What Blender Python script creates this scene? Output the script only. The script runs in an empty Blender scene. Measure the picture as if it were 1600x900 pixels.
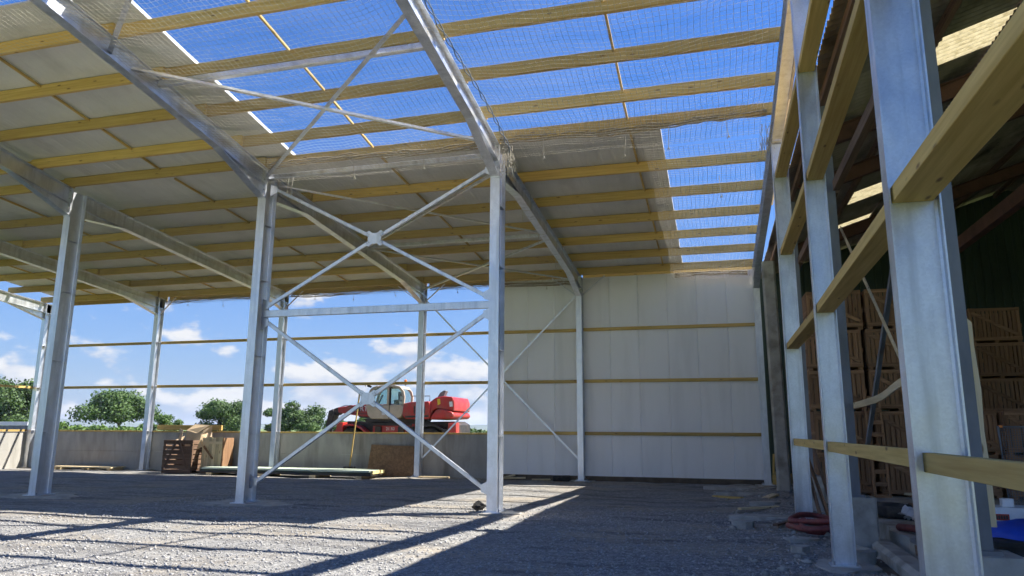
import bpy, math, random
import numpy as np
from mathutils import Vector, Matrix
random.seed(7); rng = np.random.default_rng(7)
scene = bpy.context.scene
COL = scene.collection
rad = math.radians

# ---------------------------------------------------------------- camera
cam_d = bpy.data.cameras.new('camera'); cam = bpy.data.objects.new('camera', cam_d); COL.objects.link(cam)
cam_d.lens = 25.4476; cam_d.sensor_width = 36; cam_d.clip_start = .05; cam_d.clip_end = 30000
Fv = Vector((-0.26545535, 0.94475431, 0.192283)); Rv = Vector((0.96300191, 0.26943565, 0.00563502)); Uv = Rv.cross(Fv)
mw = Matrix.Identity(4)
for i in range(3):
    mw[i][0] = Rv[i]; mw[i][1] = Uv[i]; mw[i][2] = -Fv[i]
mw.translation = (0, 0, 1.707)
cam.matrix_world = mw
scene.camera = cam

# ---------------------------------------------------------------- sky and sun
SUN = Vector((.76, .35, 1.0)).normalized()
ELEV = math.asin(SUN.z); AZ = math.atan2(SUN.x, SUN.y)
world = bpy.data.worlds.new('World'); scene.world = world; world.use_nodes = True
def build_sky():
    nt = world.node_tree; nt.nodes.clear(); N = nt.nodes.new; L = nt.links.new
    out = N('ShaderNodeOutputWorld'); bg = N('ShaderNodeBackground'); bg.inputs[1].default_value = .088
    L(bg.outputs[0], out.inputs[0])
    sky = N('ShaderNodeTexSky'); sky.sky_type = 'NISHITA'; sky.sun_disc = False
    sky.sun_elevation = ELEV; sky.sun_rotation = AZ; sky.altitude = 50
    sky.air_density = .8; sky.dust_density = .1; sky.ozone_density = 2.0
    tc = N('ShaderNodeTexCoord')
    sep = N('ShaderNodeSeparateXYZ'); L(tc.outputs['Generated'], sep.inputs[0])
    def mth(op, a, b=None, c=None, clamp=False):
        n = N('ShaderNodeMath'); n.operation = op; n.use_clamp = clamp
        for i, v in enumerate((a, b, c)):
            if v is None: continue
            if isinstance(v, (int, float)): n.inputs[i].default_value = v
            else: L(v, n.inputs[i])
        return n.outputs[0]
    def noise(off, sc, detail, zs, rough=.55):
        mp = N('ShaderNodeMapping'); mp.inputs['Scale'].default_value = (1, 1, zs); mp.inputs['Location'].default_value = off
        L(tc.outputs['Generated'], mp.inputs[0])
        n = N('ShaderNodeTexNoise'); n.inputs['Scale'].default_value = sc; n.inputs['Detail'].default_value = detail
        n.inputs['Roughness'].default_value = rough; L(mp.outputs[0], n.inputs['Vector']); return n.outputs[0]
    z = sep.outputs[2]
    OFF = (5.2, 2.7, 1.9)
    SC, ZS = 12.0, 2.2
    n1 = noise(OFF, SC, 6, ZS, .52)
    n1u = noise((OFF[0], OFF[1], OFF[2] + .03), SC, 3, ZS, .5)
    # cumulus stand low over the horizon and thin out towards the zenith
    el = N('ShaderNodeMapRange'); L(z, el.inputs[0]); el.inputs[1].default_value = .03; el.inputs[2].default_value = .24
    el.inputs[3].default_value = .455; el.inputs[4].default_value = .69
    d = mth('SUBTRACT', n1, el.outputs[0])
    mask = N('ShaderNodeMapRange'); mask.interpolation_type = 'SMOOTHSTEP'; L(d, mask.inputs[0])
    mask.inputs[1].default_value = 0; mask.inputs[2].default_value = .10
    lit = mth('MULTIPLY_ADD', mth('SUBTRACT', n1, n1u), 5.0, .55, True)
    cc = N('ShaderNodeMix'); cc.data_type = 'RGBA'; L(lit, cc.inputs[0])
    cc.inputs[6].default_value = (1.6, 1.85, 2.35, 1); cc.inputs[7].default_value = (2.85, 2.85, 2.85, 1)
    # thin high veil
    n2 = noise((.3, 2.1, 0), 2.2, 3, 3.4, .62)
    veil = N('ShaderNodeMapRange'); L(n2, veil.inputs[0]); veil.inputs[1].default_value = .5; veil.inputs[2].default_value = .78
    veil.inputs[3].default_value = 0; veil.inputs[4].default_value = .09
    mv = N('ShaderNodeMix'); mv.data_type = 'RGBA'; L(veil.outputs[0], mv.inputs[0]); sat = N('ShaderNodeHueSaturation'); sat.inputs['Hue'].default_value = .514; sat.inputs['Saturation'].default_value = 1.42; sat.inputs['Value'].default_value = .78; L(sky.outputs[0], sat.inputs['Color']); L(sat.outputs[0], mv.inputs[6])
    mv.inputs[7].default_value = (3.6, 4.2, 5.2, 1)
    # pale haze low over the horizon, all the way round
    hz = mth('POWER', 2.718, mth('MULTIPLY', mth('MAXIMUM', z, 0.), -2.3))
    mh = N('ShaderNodeMix'); mh.data_type = 'RGBA'; L(mth('MULTIPLY', hz, .92), mh.inputs[0]); L(mv.outputs[2], mh.inputs[6]); mh.inputs[7].default_value = (.62, 1.02, 1.8, 1)
    mx = N('ShaderNodeMix'); mx.data_type = 'RGBA'; L(mth('MULTIPLY', mask.outputs[0], .93), mx.inputs[0])
    hz2 = mth('POWER', 2.718, mth('MULTIPLY', mth('MAXIMUM', z, 0.), -22.0))
    mh2 = N('ShaderNodeMix'); mh2.data_type = 'RGBA'; L(mth('MULTIPLY', hz2, .75), mh2.inputs[0]); L(mh.outputs[2], mh2.inputs[6]); mh2.inputs[7].default_value = (1.5, 1.8, 2.4, 1)
    L(mh2.outputs[2], mx.inputs[6]); L(cc.outputs[2], mx.inputs[7])
    L(mx.outputs[2], bg.inputs[0])
build_sky()
sun_d = bpy.data.lights.new('sun', 'SUN'); sun_d.energy = 3.35; sun_d.angle = rad(.53); sun_d.color = (1, .955, .88)
sun = bpy.data.objects.new('sun', sun_d); COL.objects.link(sun)
sun.rotation_euler = SUN.to_track_quat('Z', 'Y').to_euler(); sun.location = (10, 5, 30)
scene.view_settings.view_transform = 'Standard'; scene.view_settings.look = 'None'
scene.view_settings.gamma = 1; scene.view_settings.use_curve_mapping = False
scene.view_settings.exposure = 1.92
scene.render.engine = 'CYCLES'
scene.cycles.use_denoising = True
scene.cycles.max_bounces = 5; scene.cycles.diffuse_bounces = 3; scene.cycles.glossy_bounces = 2
scene.cycles.use_adaptive_sampling = True; scene.cycles.adaptive_threshold = .05
scene.cycles.transparent_max_bounces = 8

# ---------------------------------------------------------------- materials
MATS = {}
def pmat(name, c1, c2, scale=(1, 1, 1), detail=5, lo=.35, hi=.65, rough=.8, rough2=None, metal=0., bump=0., bscale=(30, 30, 30),
         dirt=None, dscale=(.7, .7, .7), dlo=.55, dhi=.75, rnd=0., knots=None, coord='POS', spec=.5, bdist=.02, cells=None, nrough=.55):
    """two-colour noise surface in real-world position space, with optional stains, knots, cells and relief"""
    m = bpy.data.materials.new(name); m.use_nodes = True; nt = m.node_tree; N = nt.nodes.new; L = nt.links.new
    b = nt.nodes['Principled BSDF']
    if coord == 'POS': src = N('ShaderNodeNewGeometry').outputs['Position']
    else: src = N('ShaderNodeTexCoord').outputs['Object']
    def mapped(s):
        mp = N('ShaderNodeMapping'); mp.inputs['Scale'].default_value = s; L(src, mp.inputs[0]); return mp.outputs[0]
    def noise(s, det=detail, ro=nrough):
        n = N('ShaderNodeTexNoise'); n.inputs['Scale'].default_value = 1; n.inputs['Detail'].default_value = det
        n.inputs['Roughness'].default_value = ro; L(mapped(s), n.inputs['Vector']); return n.outputs[0]
    def rng_(v, a, c, o1=0., o2=1.):
        r = N('ShaderNodeMapRange'); L(v, r.inputs[0])
        for i, x in enumerate((a, c, o1, o2)): r.inputs[1 + i].default_value = x
        return r.outputs[0]
    def mix(f, a, c):
        x = N('ShaderNodeMix'); x.data_type = 'RGBA'
        if isinstance(f, float): x.inputs[0].default_value = f
        else: L(f, x.inputs[0])
        for i, v in ((6, a), (7, c)):
            if isinstance(v, tuple): x.inputs[i].default_value = (*v, 1)
            else: L(v, x.inputs[i])
        return x.outputs[2]
    n0 = noise(scale); colr = mix(rng_(n0, lo, hi), c1, c2)
    if cells:
        v = N('ShaderNodeTexVoronoi'); v.inputs['Scale'].default_value = 1; L(mapped(cells[0]), v.inputs['Vector'])
        sc = N('ShaderNodeSeparateColor'); L(v.outputs['Color'], sc.inputs[0])
        hs = N('ShaderNodeHueSaturation'); L(colr, hs.inputs['Color']); L(rng_(sc.outputs[0], 0, 1, 1 - cells[1], 1 + cells[1]), hs.inputs['Value']); colr = hs.outputs[0]
    if knots:
        v = N('ShaderNodeTexVoronoi'); v.inputs['Scale'].default_value = 1; L(mapped(knots[0]), v.inputs['Vector'])
        colr = mix(rng_(v.outputs['Distance'], .06, .15, .85, 0.), colr, knots[1])
    if dirt: colr = mix(rng_(noise(dscale, 4), dlo, dhi), colr, dirt)
    if rnd:
        oi = N('ShaderNodeObjectInfo'); hs = N('ShaderNodeHueSaturation'); L(colr, hs.inputs['Color'])
        L(rng_(oi.outputs['Random'], 0, 1, 1 - rnd, 1 + rnd), hs.inputs['Value']); colr = hs.outputs[0]
    L(colr, b.inputs['Base Color'])
    if rough2 is not None: L(rng_(n0, .3, .7, rough, rough2), b.inputs['Roughness'])
    else: b.inputs['Roughness'].default_value = rough
    b.inputs['Metallic'].default_value = metal; b.inputs['Specular IOR Level'].default_value = spec
    if bump:
        bp = N('ShaderNodeBump'); bp.inputs['Strength'].default_value = bump; bp.inputs['Distance'].default_value = bdist
        L(noise(bscale, 3), bp.inputs['Height']); L(bp.outputs[0], b.inputs['Normal'])
    MATS[name] = m; return m
def timber(name, axis, c1, c2, rnd=.26, k=(.13, .06, .02), rough=.75, knots=True):
    al, ac = .9, 26.
    s = [ac] * 3; s['xyz'.index(axis)] = al
    kn = [7.] * 3; kn['xyz'.index(axis)] = 2.2
    bs = [70.] * 3; bs['xyz'.index(axis)] = 3.
    return pmat(name, c1, c2, tuple(s), 4, .3, .7, rough, bump=.25, bscale=tuple(bs), bdist=.004, rnd=rnd, knots=(tuple(kn), k) if knots else None)
YEL1, YEL2 = (.46, .295, .075), (.62, .435, .145)
for a in 'xyz': timber('timber_' + a, a, YEL1, YEL2)
for a in 'xyz': timber('pale_timber_' + a, a, (.52, .40, .22), (.68, .55, .34))
for a in 'xyz': timber('old_timber_' + a, a, (.12, .07, .042), (.21, .13, .08), rnd=.2, k=(.03, .02, .012), rough=.9)
for a in 'xyz': timber('crate_timber_' + a, a, (.20, .105, .052), (.36, .205, .105), rnd=.22, k=(.05, .03, .02), rough=.9)
galv = pmat('galvanised_steel', (.66, .68, .71), (.79, .81, .84), (5, 5, 3), 3, .35, .65, .32, .46, metal=.88, bump=.05, bscale=(60, 60, 60), bdist=.002,
            dirt=(.50, .51, .52), dscale=(7, 7, .45), dlo=.52, dhi=.8, cells=((60, 60, 60), .045), rnd=.05)
galvd = pmat('weathered_steel', (.15, .155, .165), (.24, .245, .26), (3, 3, 1.2), 6, .35, .65, .55, .7, metal=.4, dirt=(.12, .06, .03), dscale=(2, 2, .6), dlo=.6, dhi=.8)
bolt_m = pmat('bolt_steel', (.32, .33, .35), (.45, .46, .48), (20, 20, 20), metal=.8, rough=.4)
roofm = pmat('roof_sheet_grey', (.60, .585, .53), (.69, .67, .61), (.5, .9, .9), 4, .35, .65, .75, dirt=(.47, .45, .40), dscale=(1.3, .5, .5), dlo=.55, dhi=.85, cells=((90, 90, 90), .05), rnd=.035)
panelm = pmat('white_panel', (.84, .835, .81), (.875, .87, .845), (.6, .6, .35), 6, .3, .7, .6, dirt=(.73, .73, .70), dscale=(2.2, 2.2, .3), dlo=.5, dhi=.85, cells=((130, 130, 130), .03), rnd=.05, bump=.22, bscale=(55, 55, .25), bdist=.006)
edgem = pmat('white_edge', (.78, .78, .76), (.84, .84, .82), (3, 3, 3), rough=.6)
conc = pmat('precast_concrete', (.335, .32, .285), (.445, .425, .38), (1.6, 1.6, .55), 8, .35, .65, .9, bump=.25, bscale=(14, 14, 14), bdist=.01, dirt=(.20, .19, .165), dscale=(1.6, 1.6, .35), dlo=.48, dhi=.72, rnd=.05, cells=((70, 70, 70), .06))
conc2 = pmat('cast_concrete', (.33, .31, .27), (.47, .44, .385), (3, 3, 3), 8, .35, .65, .92, bump=.5, bscale=(20, 20, 20), bdist=.015, dirt=(.2, .18, .14), dscale=(2.2, 2.2, 2.2), dlo=.52, dhi=.75)
netm = pmat('net_twine', (.44, .40, .32), (.56, .52, .43), (4, 4, 4), rough=.9)
ropem = pmat('rope', (.27, .215, .13), (.40, .325, .21), (20, 20, 20), rough=.95)
brope = pmat('blue_grey_rope', (.09, .12, .16), (.2, .23, .26), (30, 30, 30), rough=.9)
fibre = pmat('fibre_cement', (.21, .175, .14), (.33, .275, .225), (2.5, .7, 2), 7, .35, .65, .95, dirt=(.04, .032, .026), dscale=(1.4, .6, .6), dlo=.5, dhi=.75, rnd=.15)
greenm = pmat('dark_green_sheet', (.018, .032, .02), (.035, .055, .035), (1, 1, .4), 6, rough=.7, rnd=.1)
redox = pmat('red_oxide_steel', (.085, .035, .025), (.13, .055, .04), (2, 2, 2), 6, rough=.75, dirt=(.05, .025, .02), dscale=(3, 3, 3))
redp = pmat('red_paint', (.40, .022, .018), (.48, .032, .026), (2, 2, 2), 5, rough=.35, dirt=(.22, .10, .07), dscale=(3.5, 3.5, 3.5), dlo=.48, dhi=.8)
beigep = pmat('beige_cab_paint', (.43, .36, .27), (.52, .44, .34), (3, 3, 3), 5, rough=.45, dirt=(.33, .27, .20), dscale=(2, 2, 2))
blackm = pmat('black_rubber', (.012, .012, .012), (.03, .028, .026), (9, 9, 9), rough=.85, dirt=(.12, .10, .075), dscale=(4, 4, 4), dlo=.5, dhi=.8)
darkst = pmat('dark_machine_steel', (.018, .017, .016), (.05, .045, .04), (6, 6, 6), rough=.6, dirt=(.10, .06, .04), dscale=(4, 4, 4))
cardm = pmat('cardboard', (.60, .44, .27), (.68, .52, .34), (2, 2, 2), rough=.9)
osbm = pmat('brown_board', (.20, .118, .06), (.28, .17, .09), (9, 9, 9), 4, rough=.9, cells=((28, 28, 28), .2))
foamm = pmat('insulation_core', (.62, .50, .20), (.70, .58, .28), (8, 8, 8), rough=.9)
pgreen = pmat('pale_green_sheet', (.50, .58, .44), (.58, .65, .52), (1, 1, 1), rough=.5)
hosem = pmat('red_hose_plastic', (.16, .032, .03), (.26, .06, .05), (12, 12, 12), rough=.55, dirt=(.13, .08, .06), dscale=(6, 6, 6))
bluem = pmat('blue_plastic', (.008, .05, .42), (.012, .075, .52), (5, 5, 5), rough=.35)
clothm = pmat('grey_white_cloth', (.45, .45, .47), (.62, .62, .64), (6, 6, 6), rough=.9)
whitep = pmat('white_plastic', (.62, .63, .64), (.72, .73, .74), (5, 5, 5), rough=.5)
redl = pmat('red_label', (.42, .05, .025), (.5, .07, .035), (9, 9, 9), rough=.6)
orangem = pmat('orange_lens', (.75, .19, .02), (.8, .24, .04), (9, 9, 9), rough=.3)
yelp = pmat('yellow_plastic', (.62, .45, .02), (.7, .52, .05), (9, 9, 9), rough=.5)
letter = pmat('white_lettering', (.75, .75, .73), (.8, .8, .78), (9, 9, 9), rough=.6)
barkm = pmat('bark', (.05, .038, .006), (.10, .078, .06), (6, 6, 1.5), rough=.95)
def leafmat(name, c1, c2):
    m = pmat(name, c1, c2, (.55, .55, .55), 4, .35, .65, .7, rnd=.1)
    nt = m.node_tree; b = nt.nodes['Principled BSDF']; out = nt.nodes['Material Output']
    tr = nt.nodes.new('ShaderNodeBsdfTranslucent'); ms = nt.nodes.new('ShaderNodeMixShader'); ms.inputs[0].default_value = .2
    nt.links.new(b.inputs['Base Color'].links[0].from_socket, tr.inputs[0])
    nt.links.new(b.outputs[0], ms.inputs[1]); nt.links.new(tr.outputs[0], ms.inputs[2]); nt.links.new(ms.outputs[0], out.inputs[0]); return m
leaf1 = leafmat('oak_leaf', (.038, .08, .016), (.095, .165, .036))
leaf2 = leafmat('hedge_leaf', (.06, .12, .018), (.13, .22, .04))
grassm = pmat('grass_field', (.10, .16, .035), (.17, .24, .06), (.05, .05, .05), 8, rough=.95, dirt=(.22, .22, .09), dscale=(.012, .02, .02), dlo=.5, dhi=.7)
hillm = pmat('hill_woods', (.045, .075, .05), (.11, .15, .08), (.004, .004, .012), 8, .4, .6, .95)
# gravel: crushed stone, damp and dirty in places
def gravelmat():
    m = bpy.data.materials.new('gravel'); m.use_nodes = True; nt = m.node_tree; N = nt.nodes.new; L = nt.links.new
    b = nt.nodes['Principled BSDF']; pos = N('ShaderNodeNewGeometry').outputs['Position']
    def noise(s, det, ro=.6, off=(0, 0, 0)):
        mp = N('ShaderNodeMapping'); mp.inputs['Scale'].default_value = s; mp.inputs['Location'].default_value = off; L(pos, mp.inputs[0])
        n = N('ShaderNodeTexNoise'); n.inputs['Scale'].default_value = 1; n.inputs['Detail'].default_value = det; n.inputs['Roughness'].default_value = ro
        L(mp.outputs[0], n.inputs['Vector']); return n.outputs[0]
    def ramp(v, pts):
        r = N('ShaderNodeValToRGB'); L(v, r.inputs[0]); e = r.color_ramp.elements
        while len(e) < len(pts): e.new(.5)
        for el, (p, c) in zip(e, pts): el.position = p; el.color = (*c, 1)
        return r.outputs[0]
    def mix(f, a, c, mode='MIX'):
        x = N('ShaderNodeMix'); x.data_type = 'RGBA'; x.blend_type = mode
        if isinstance(f, float): x.inputs[0].default_value = f
        else: L(f, x.inputs[0])
        for i, v in ((6, a), (7, c)):
            if isinstance(v, tuple): x.inputs[i].default_value = (*v, 1)
            else: L(v, x.inputs[i])
        return x.outputs[2]
    v = N('ShaderNodeTexVoronoi'); v.inputs['Scale'].default_value = 52; L(pos, v.inputs['Vector'])
    sc = N('ShaderNodeSeparateColor'); L(v.outputs['Color'], sc.inputs[0])
    v2 = N('ShaderNodeTexVoronoi'); v2.inputs['Scale'].default_value = 22; L(pos, v2.inputs['Vector'])
    s2 = N('ShaderNodeSeparateColor'); L(v2.outputs['Color'], s2.inputs[0])
    stones = ramp(sc.outputs[0], [(0, (.08, .079, .078)), (.35, (.19, .187, .18)), (.75, (.32, .312, .295)), (1, (.50, .485, .45))])
    st2 = ramp(s2.outputs[1], [(0, (.12, .12, .12)), (.5, (.26, .255, .245)), (1, (.43, .42, .39))])
    c = mix(.45, stones, st2)
    big = noise((.32, .55, 1), 6)
    f1 = N('ShaderNodeMapRange'); L(big, f1.inputs[0]); f1.inputs[1].default_value = .47; f1.inputs[2].default_value = .64; f1.inputs[4].default_value = .8
    c = mix(f1.outputs[0], c, (.345, .295, .225))        # clay fines tracked in
    dk = noise((.5, 1.9, 1), 7, off=(7, 3, 0))
    f2 = N('ShaderNodeMapRange'); L(dk, f2.inputs[0]); f2.inputs[1].default_value = .5; f2.inputs[2].default_value = .66; f2.inputs[4].default_value = .72
    c = mix(f2.outputs[0], c, (.075, .073, .074))       # damp dark stone
    fn = noise((9, 9, 9), 5)
    f3 = N('ShaderNodeMapRange'); L(fn, f3.inputs[0]); f3.inputs[1].default_value = .3; f3.inputs[2].default_value = .7; f3.inputs[3].default_value = .7; f3.inputs[4].default_value = 1.3
    hs = N('ShaderNodeHueSaturation'); L(c, hs.inputs['Color']); L(f3.outputs[0], hs.inputs['Value'])
    L(hs.outputs[0], b.inputs['Base Color']); b.inputs['Roughness'].default_value = .9
    bp = N('ShaderNodeBump'); bp.inputs['Strength'].default_value = .8; bp.inputs['Distance'].default_value = .018
    ad = N('ShaderNodeMath'); ad.operation = 'ADD'; L(v.outputs['Distance'], ad.inputs[0]); L(v2.outputs['Distance'], ad.inputs[1])
    iv = N('ShaderNodeMath'); iv.operation = 'MULTIPLY'; L(ad.outputs[0], iv.inputs[0]); iv.inputs[1].default_value = -1
    L(iv.outputs[0], bp.inputs['Height']); L(bp.outputs[0], b.inputs['Normal'])
    MATS['gravel'] = m; return m
gravm = gravelmat()
stonem = pmat('loose_stone', (.18, .18, .185), (.50, .485, .455), (30, 30, 30), 2, .3, .7, .9)
soilm = pmat('bare_soil', (.085, .065, .045), (.16, .125, .085), (3, 3, 3), 8, rough=.95, bump=.6, bscale=(18, 18, 18), bdist=.03)
def glassmat():
    m = bpy.data.materials.new('cab_glass'); m.use_nodes = True; b = m.node_tree.nodes['Principled BSDF']
    b.inputs['Base Color'].default_value = (.62, .80, .80, 1); b.inputs['Roughness'].default_value = .04
    b.inputs['Transmission Weight'].default_value = .9; b.inputs['IOR'].default_value = 1.1; return m
glassm = glassmat()
def skylmat():
    m = pmat('translucent_sheet', (.74, .68, .50), (.84, .78, .60), (14, 14, 14), 5, .3, .7, .6, dirt=(.52, .46, .30), dscale=(6, 6, 6), dlo=.5, dhi=.8)
    nt = m.node_tree; b = nt.nodes['Principled BSDF']; out = nt.nodes['Material Output']
    tr = nt.nodes.new('ShaderNodeBsdfTranslucent'); ms = nt.nodes.new('ShaderNodeMixShader'); ms.inputs[0].default_value = .75
    nt.links.new(b.inputs['Base Color'].links[0].from_socket, tr.inputs[0])
    nt.links.new(b.outputs[0], ms.inputs[1]); nt.links.new(tr.outputs[0], ms.inputs[2]); nt.links.new(ms.outputs[0], out.inputs[0]); return m
skylm = skylmat()

# ---------------------------------------------------------------- mesh helpers
V = Vector
class MB:
    def __init__(s): s.v = []; s.f = []
    def poly(s, pts, p, q, u, w):
        """extrude the 2D polygon pts (in axes u, w) from p to q"""
        p, q, u, w = V(p), V(q), V(u), V(w); n = len(pts); b = len(s.v)
        for o in (p, q):
            for a, c in pts: s.v.append(tuple(o + u * a + w * c))
        flip = (q - p).dot(u.cross(w)) < 0
        def add(f): s.f.append(tuple(reversed(f)) if flip else tuple(f))
        for i in range(n):
            j = (i + 1) % n; add((b + i, b + j, b + n + j, b + n + i))
        add(tuple(b + i for i in reversed(range(n)))); add(tuple(b + n + i for i in range(n))); return s
    def frame(s, p, q, up):
        d = (V(q) - V(p)).normalized(); up = V(up); u = d.cross(up)
        if u.length < 1e-5: u = d.cross(V((1, 0, 0)))
        u.normalize(); w = u.cross(d).normalized(); return u, w
    def beam(s, p, q, wd, ht, up=(0, 0, 1), ch=.004):
        u, w = s.frame(p, q, up); a, b, c = wd / 2, ht / 2, min(ch, wd / 4, ht / 4)
        return s.poly([(-a + c, -b), (a - c, -b), (a, -b + c), (a, b - c), (a - c, b), (-a + c, b), (-a, b - c), (-a, -b + c)], p, q, u, w)
    def ibeam(s, p, q, dep, fw, tf=.014, tw=.010, up=(0, 0, 1), r=.016):
        u, w = s.frame(p, q, up); D, B, t = dep / 2, fw / 2, tw / 2
        k = D - tf
        pts = [(-B, -D), (B, -D), (B, -k), (t + r, -k), (t, -k + r), (t, k - r), (t + r, k), (B, k), (B, D), (-B, D), (-B, k), (-t - r, k), (-t, k - r), (-t, -k + r), (-t - r, -k), (-B, -k)]
        return s.poly(pts, p, q, u, w)
    def angle(s, p, q, a=.06, t=.007, up=(0, 0, 1), sx=1):
        u, w = s.frame(p, q, up)
        return s.poly([(0, 0), (a * sx, 0), (a * sx, t), (t * sx, t), (t * sx, a), (0, a)][::sx], p, q, u, w)
    def box(s, x0, x1, y0, y1, z0, z1, ch=0.):
        if ch: return s.beam(((x0 + x1) / 2, (y0 + y1) / 2, z0), ((x0 + x1) / 2, (y0 + y1) / 2, z1), x1 - x0, y1 - y0, (0, 1, 0), ch)
        return s.poly([(x0, y0), (x1, y0), (x1, y1), (x0, y1)], (0, 0, z0), (0, 0, z1), (1, 0, 0), (0, 1, 0))
    def tube(s, pts, r, n=8, closed=False):
        pts = [V(p) for p in pts]; m = len(pts); rs = r if isinstance(r, (list, tuple)) else [r] * m
        b = len(s.v); ref = V((0, 0, 1))
        for i, p in enumerate(pts):
            if closed: d = pts[(i + 1) % m] - pts[i - 1]
            else: d = pts[min(i + 1, m - 1)] - pts[max(i - 1, 0)]
            d.normalize(); u = d.cross(ref if abs(d.z) < .95 else V((1, 0, 0))).normalized(); w = u.cross(d)
            for k in range(n):
                a = 2 * math.pi * k / n; s.v.append(tuple(p + (u * math.cos(a) + w * math.sin(a)) * rs[i]))
        for i in range(m if closed else m - 1):
            j = (i + 1) % m
            for k in range(n):
                l = (k + 1) % n; s.f.append((b + i * n + k, b + i * n + l, b + j * n + l, b + j * n + k))
        if not closed:
            s.f.append(tuple(b + k for k in reversed(range(n)))); s.f.append(tuple(b + (m - 1) * n + k for k in range(n)))
        return s
    def build(s, name, mat, parent=None, smooth=False, kind=None, loc=None):
        me = bpy.data.meshes.new(name); me.from_pydata(s.v, [], s.f); me.materials.append(mat if not isinstance(mat, str) else MATS[mat])
        if smooth: me.polygons.foreach_set('use_smooth', [True] * len(me.polygons))
        me.update(); return link(name, me, parent, kind, loc)
def link(name, me, parent=None, kind=None, loc=None):
    o = bpy.data.objects.new(name, me); COL.objects.link(o)
    if parent:
        o.parent = parent; w = V((0, 0, 0)); a = parent
        while a: w += a.location; a = a.parent
        o.location = V(loc or (0, 0, 0)) - w          # meshes are written in world coordinates
    elif loc: o.location = loc
    if kind: o['kind'] = kind
    return o
def npmesh(name, verts, faces, mat, parent=None, kind=None, smooth=False):
    verts = np.asarray(verts, np.float32); faces = np.asarray(faces, np.int32); k = faces.shape[1]
    me = bpy.data.meshes.new(name); me.vertices.add(len(verts)); me.vertices.foreach_set('co', verts.ravel())
    me.loops.add(faces.size); me.loops.foreach_set('vertex_index', faces.ravel())
    me.polygons.add(len(faces)); me.polygons.foreach_set('loop_start', np.arange(0, faces.size, k, dtype=np.int32))
    me.polygons.foreach_set('loop_total', np.full(len(faces), k, np.int32))
    if smooth: me.polygons.foreach_set('use_smooth', np.ones(len(faces), bool))
    me.update(); me.validate(); me.materials.append(mat if not isinstance(mat, str) else MATS[mat]); return link(name, me, parent, kind)
def empty(name, label, cat, loc=(0, 0, 0), group=None):
    o = bpy.data.objects.new(name, None); COL.objects.link(o); o.location = loc; o.empty_display_size = .2
    tag(o, label, cat, group); return o
def tag(o, label, cat, group=None):
    o['label'] = label; o['category'] = cat
    if group: o['group'] = group
    return o

# ---------------------------------------------------------------- ground
LG = 1.44
def fx(k): return LG - 6 * k
YM, YB = 15.0, 25.13
def hfun(X, Y):
    """smooth lumps of the yard, a few centimetres"""
    return (.014 * np.sin(X * .9 + 1.3) * np.sin(Y * .7) + .006 * np.sin(X * 2.3 + Y * 1.1) + .004 * np.sin(Y * 3.1 - X * 1.7 + 2) +
            .005 * np.sin(X * 4.3 - Y * 2.9) * np.sin(Y * 5.1 + X))
def grid_sheet(name, xs, ys, hf, mat, kind='structure'):
    X, Y = np.meshgrid(xs, ys); Z = hf(X, Y); nx, ny = len(xs), len(ys)
    vv = np.stack([X, Y, Z], -1).reshape(-1, 3); i = np.arange(nx * ny).reshape(ny, nx)
    ff = np.stack([i[:-1, :-1], i[:-1, 1:], i[1:, 1:], i[1:, :-1]], -1).reshape(-1, 4)
    return npmesh(name, vv, ff, mat, None, kind, True)
def land(X, Y):
    r = np.clip((Y - 26.6) / 2.2, 0, 1); r = r * r * (3 - 2 * r) * .5
    left = np.clip((-29.6 - X) / 2.5, 0, 1); r = np.maximum(r, left * .35)
    return r - .06 + .05 * np.sin(X * .05) * np.sin(Y * .043)*(np.abs(Y) > 60)
def spaced(fine0, fine1, step, far, n):
    a = np.arange(fine0, fine1 + 1e-6, step); g = np.geomspace(1, far, n)
    return np.concatenate([fine0 - g[::-1], a, fine1 + g])
grid_sheet('ground', spaced(-45, 15, 1.5, 9000, 26), spaced(-12, 48, 1.0, 9000, 26), land, grassm)
def yard_h(X, Y):
    h = hfun(X, Y)
    # ruts and a shallow bank of spoil by the old barn
    bank = np.exp(-((X - 1.3) / .9) ** 2) * (.06 + .05 * np.sin(Y * 2.1) * np.sin(Y * .9 + 1)) * ((Y > 12.5) & (Y < 25))
    lump = .05 * np.clip(np.sin(X * 3.1 + Y * .6) * np.sin(Y * 2.7 - X), 0, 1) * np.clip((X + 1.2) / 1.5, 0, 1) * np.clip((Y - 14) / 2, 0, 1)
    rut = 0
    for xr in (-1.9, -3.5, -7.4, -9.1): rut = rut - .016 * np.exp(-((X - xr - .35 * np.sin(Y * .22 + xr)) / .22) ** 2) * (.6 + .4 * np.sin(Y * .9 + xr))
    return h + bank + lump + rut
grid_sheet('gravel_yard', np.arange(-29.4, 2.61, .1), np.arange(-4, 25.9, .1), yard_h, gravm)
def outer_h(X, Y): return land(X, Y) + .012
grid_sheet('dirt_track', np.arange(-46, 6.1, 1.0), np.arange(26.0, 41.1, .6), outer_h, soilm)
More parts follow.
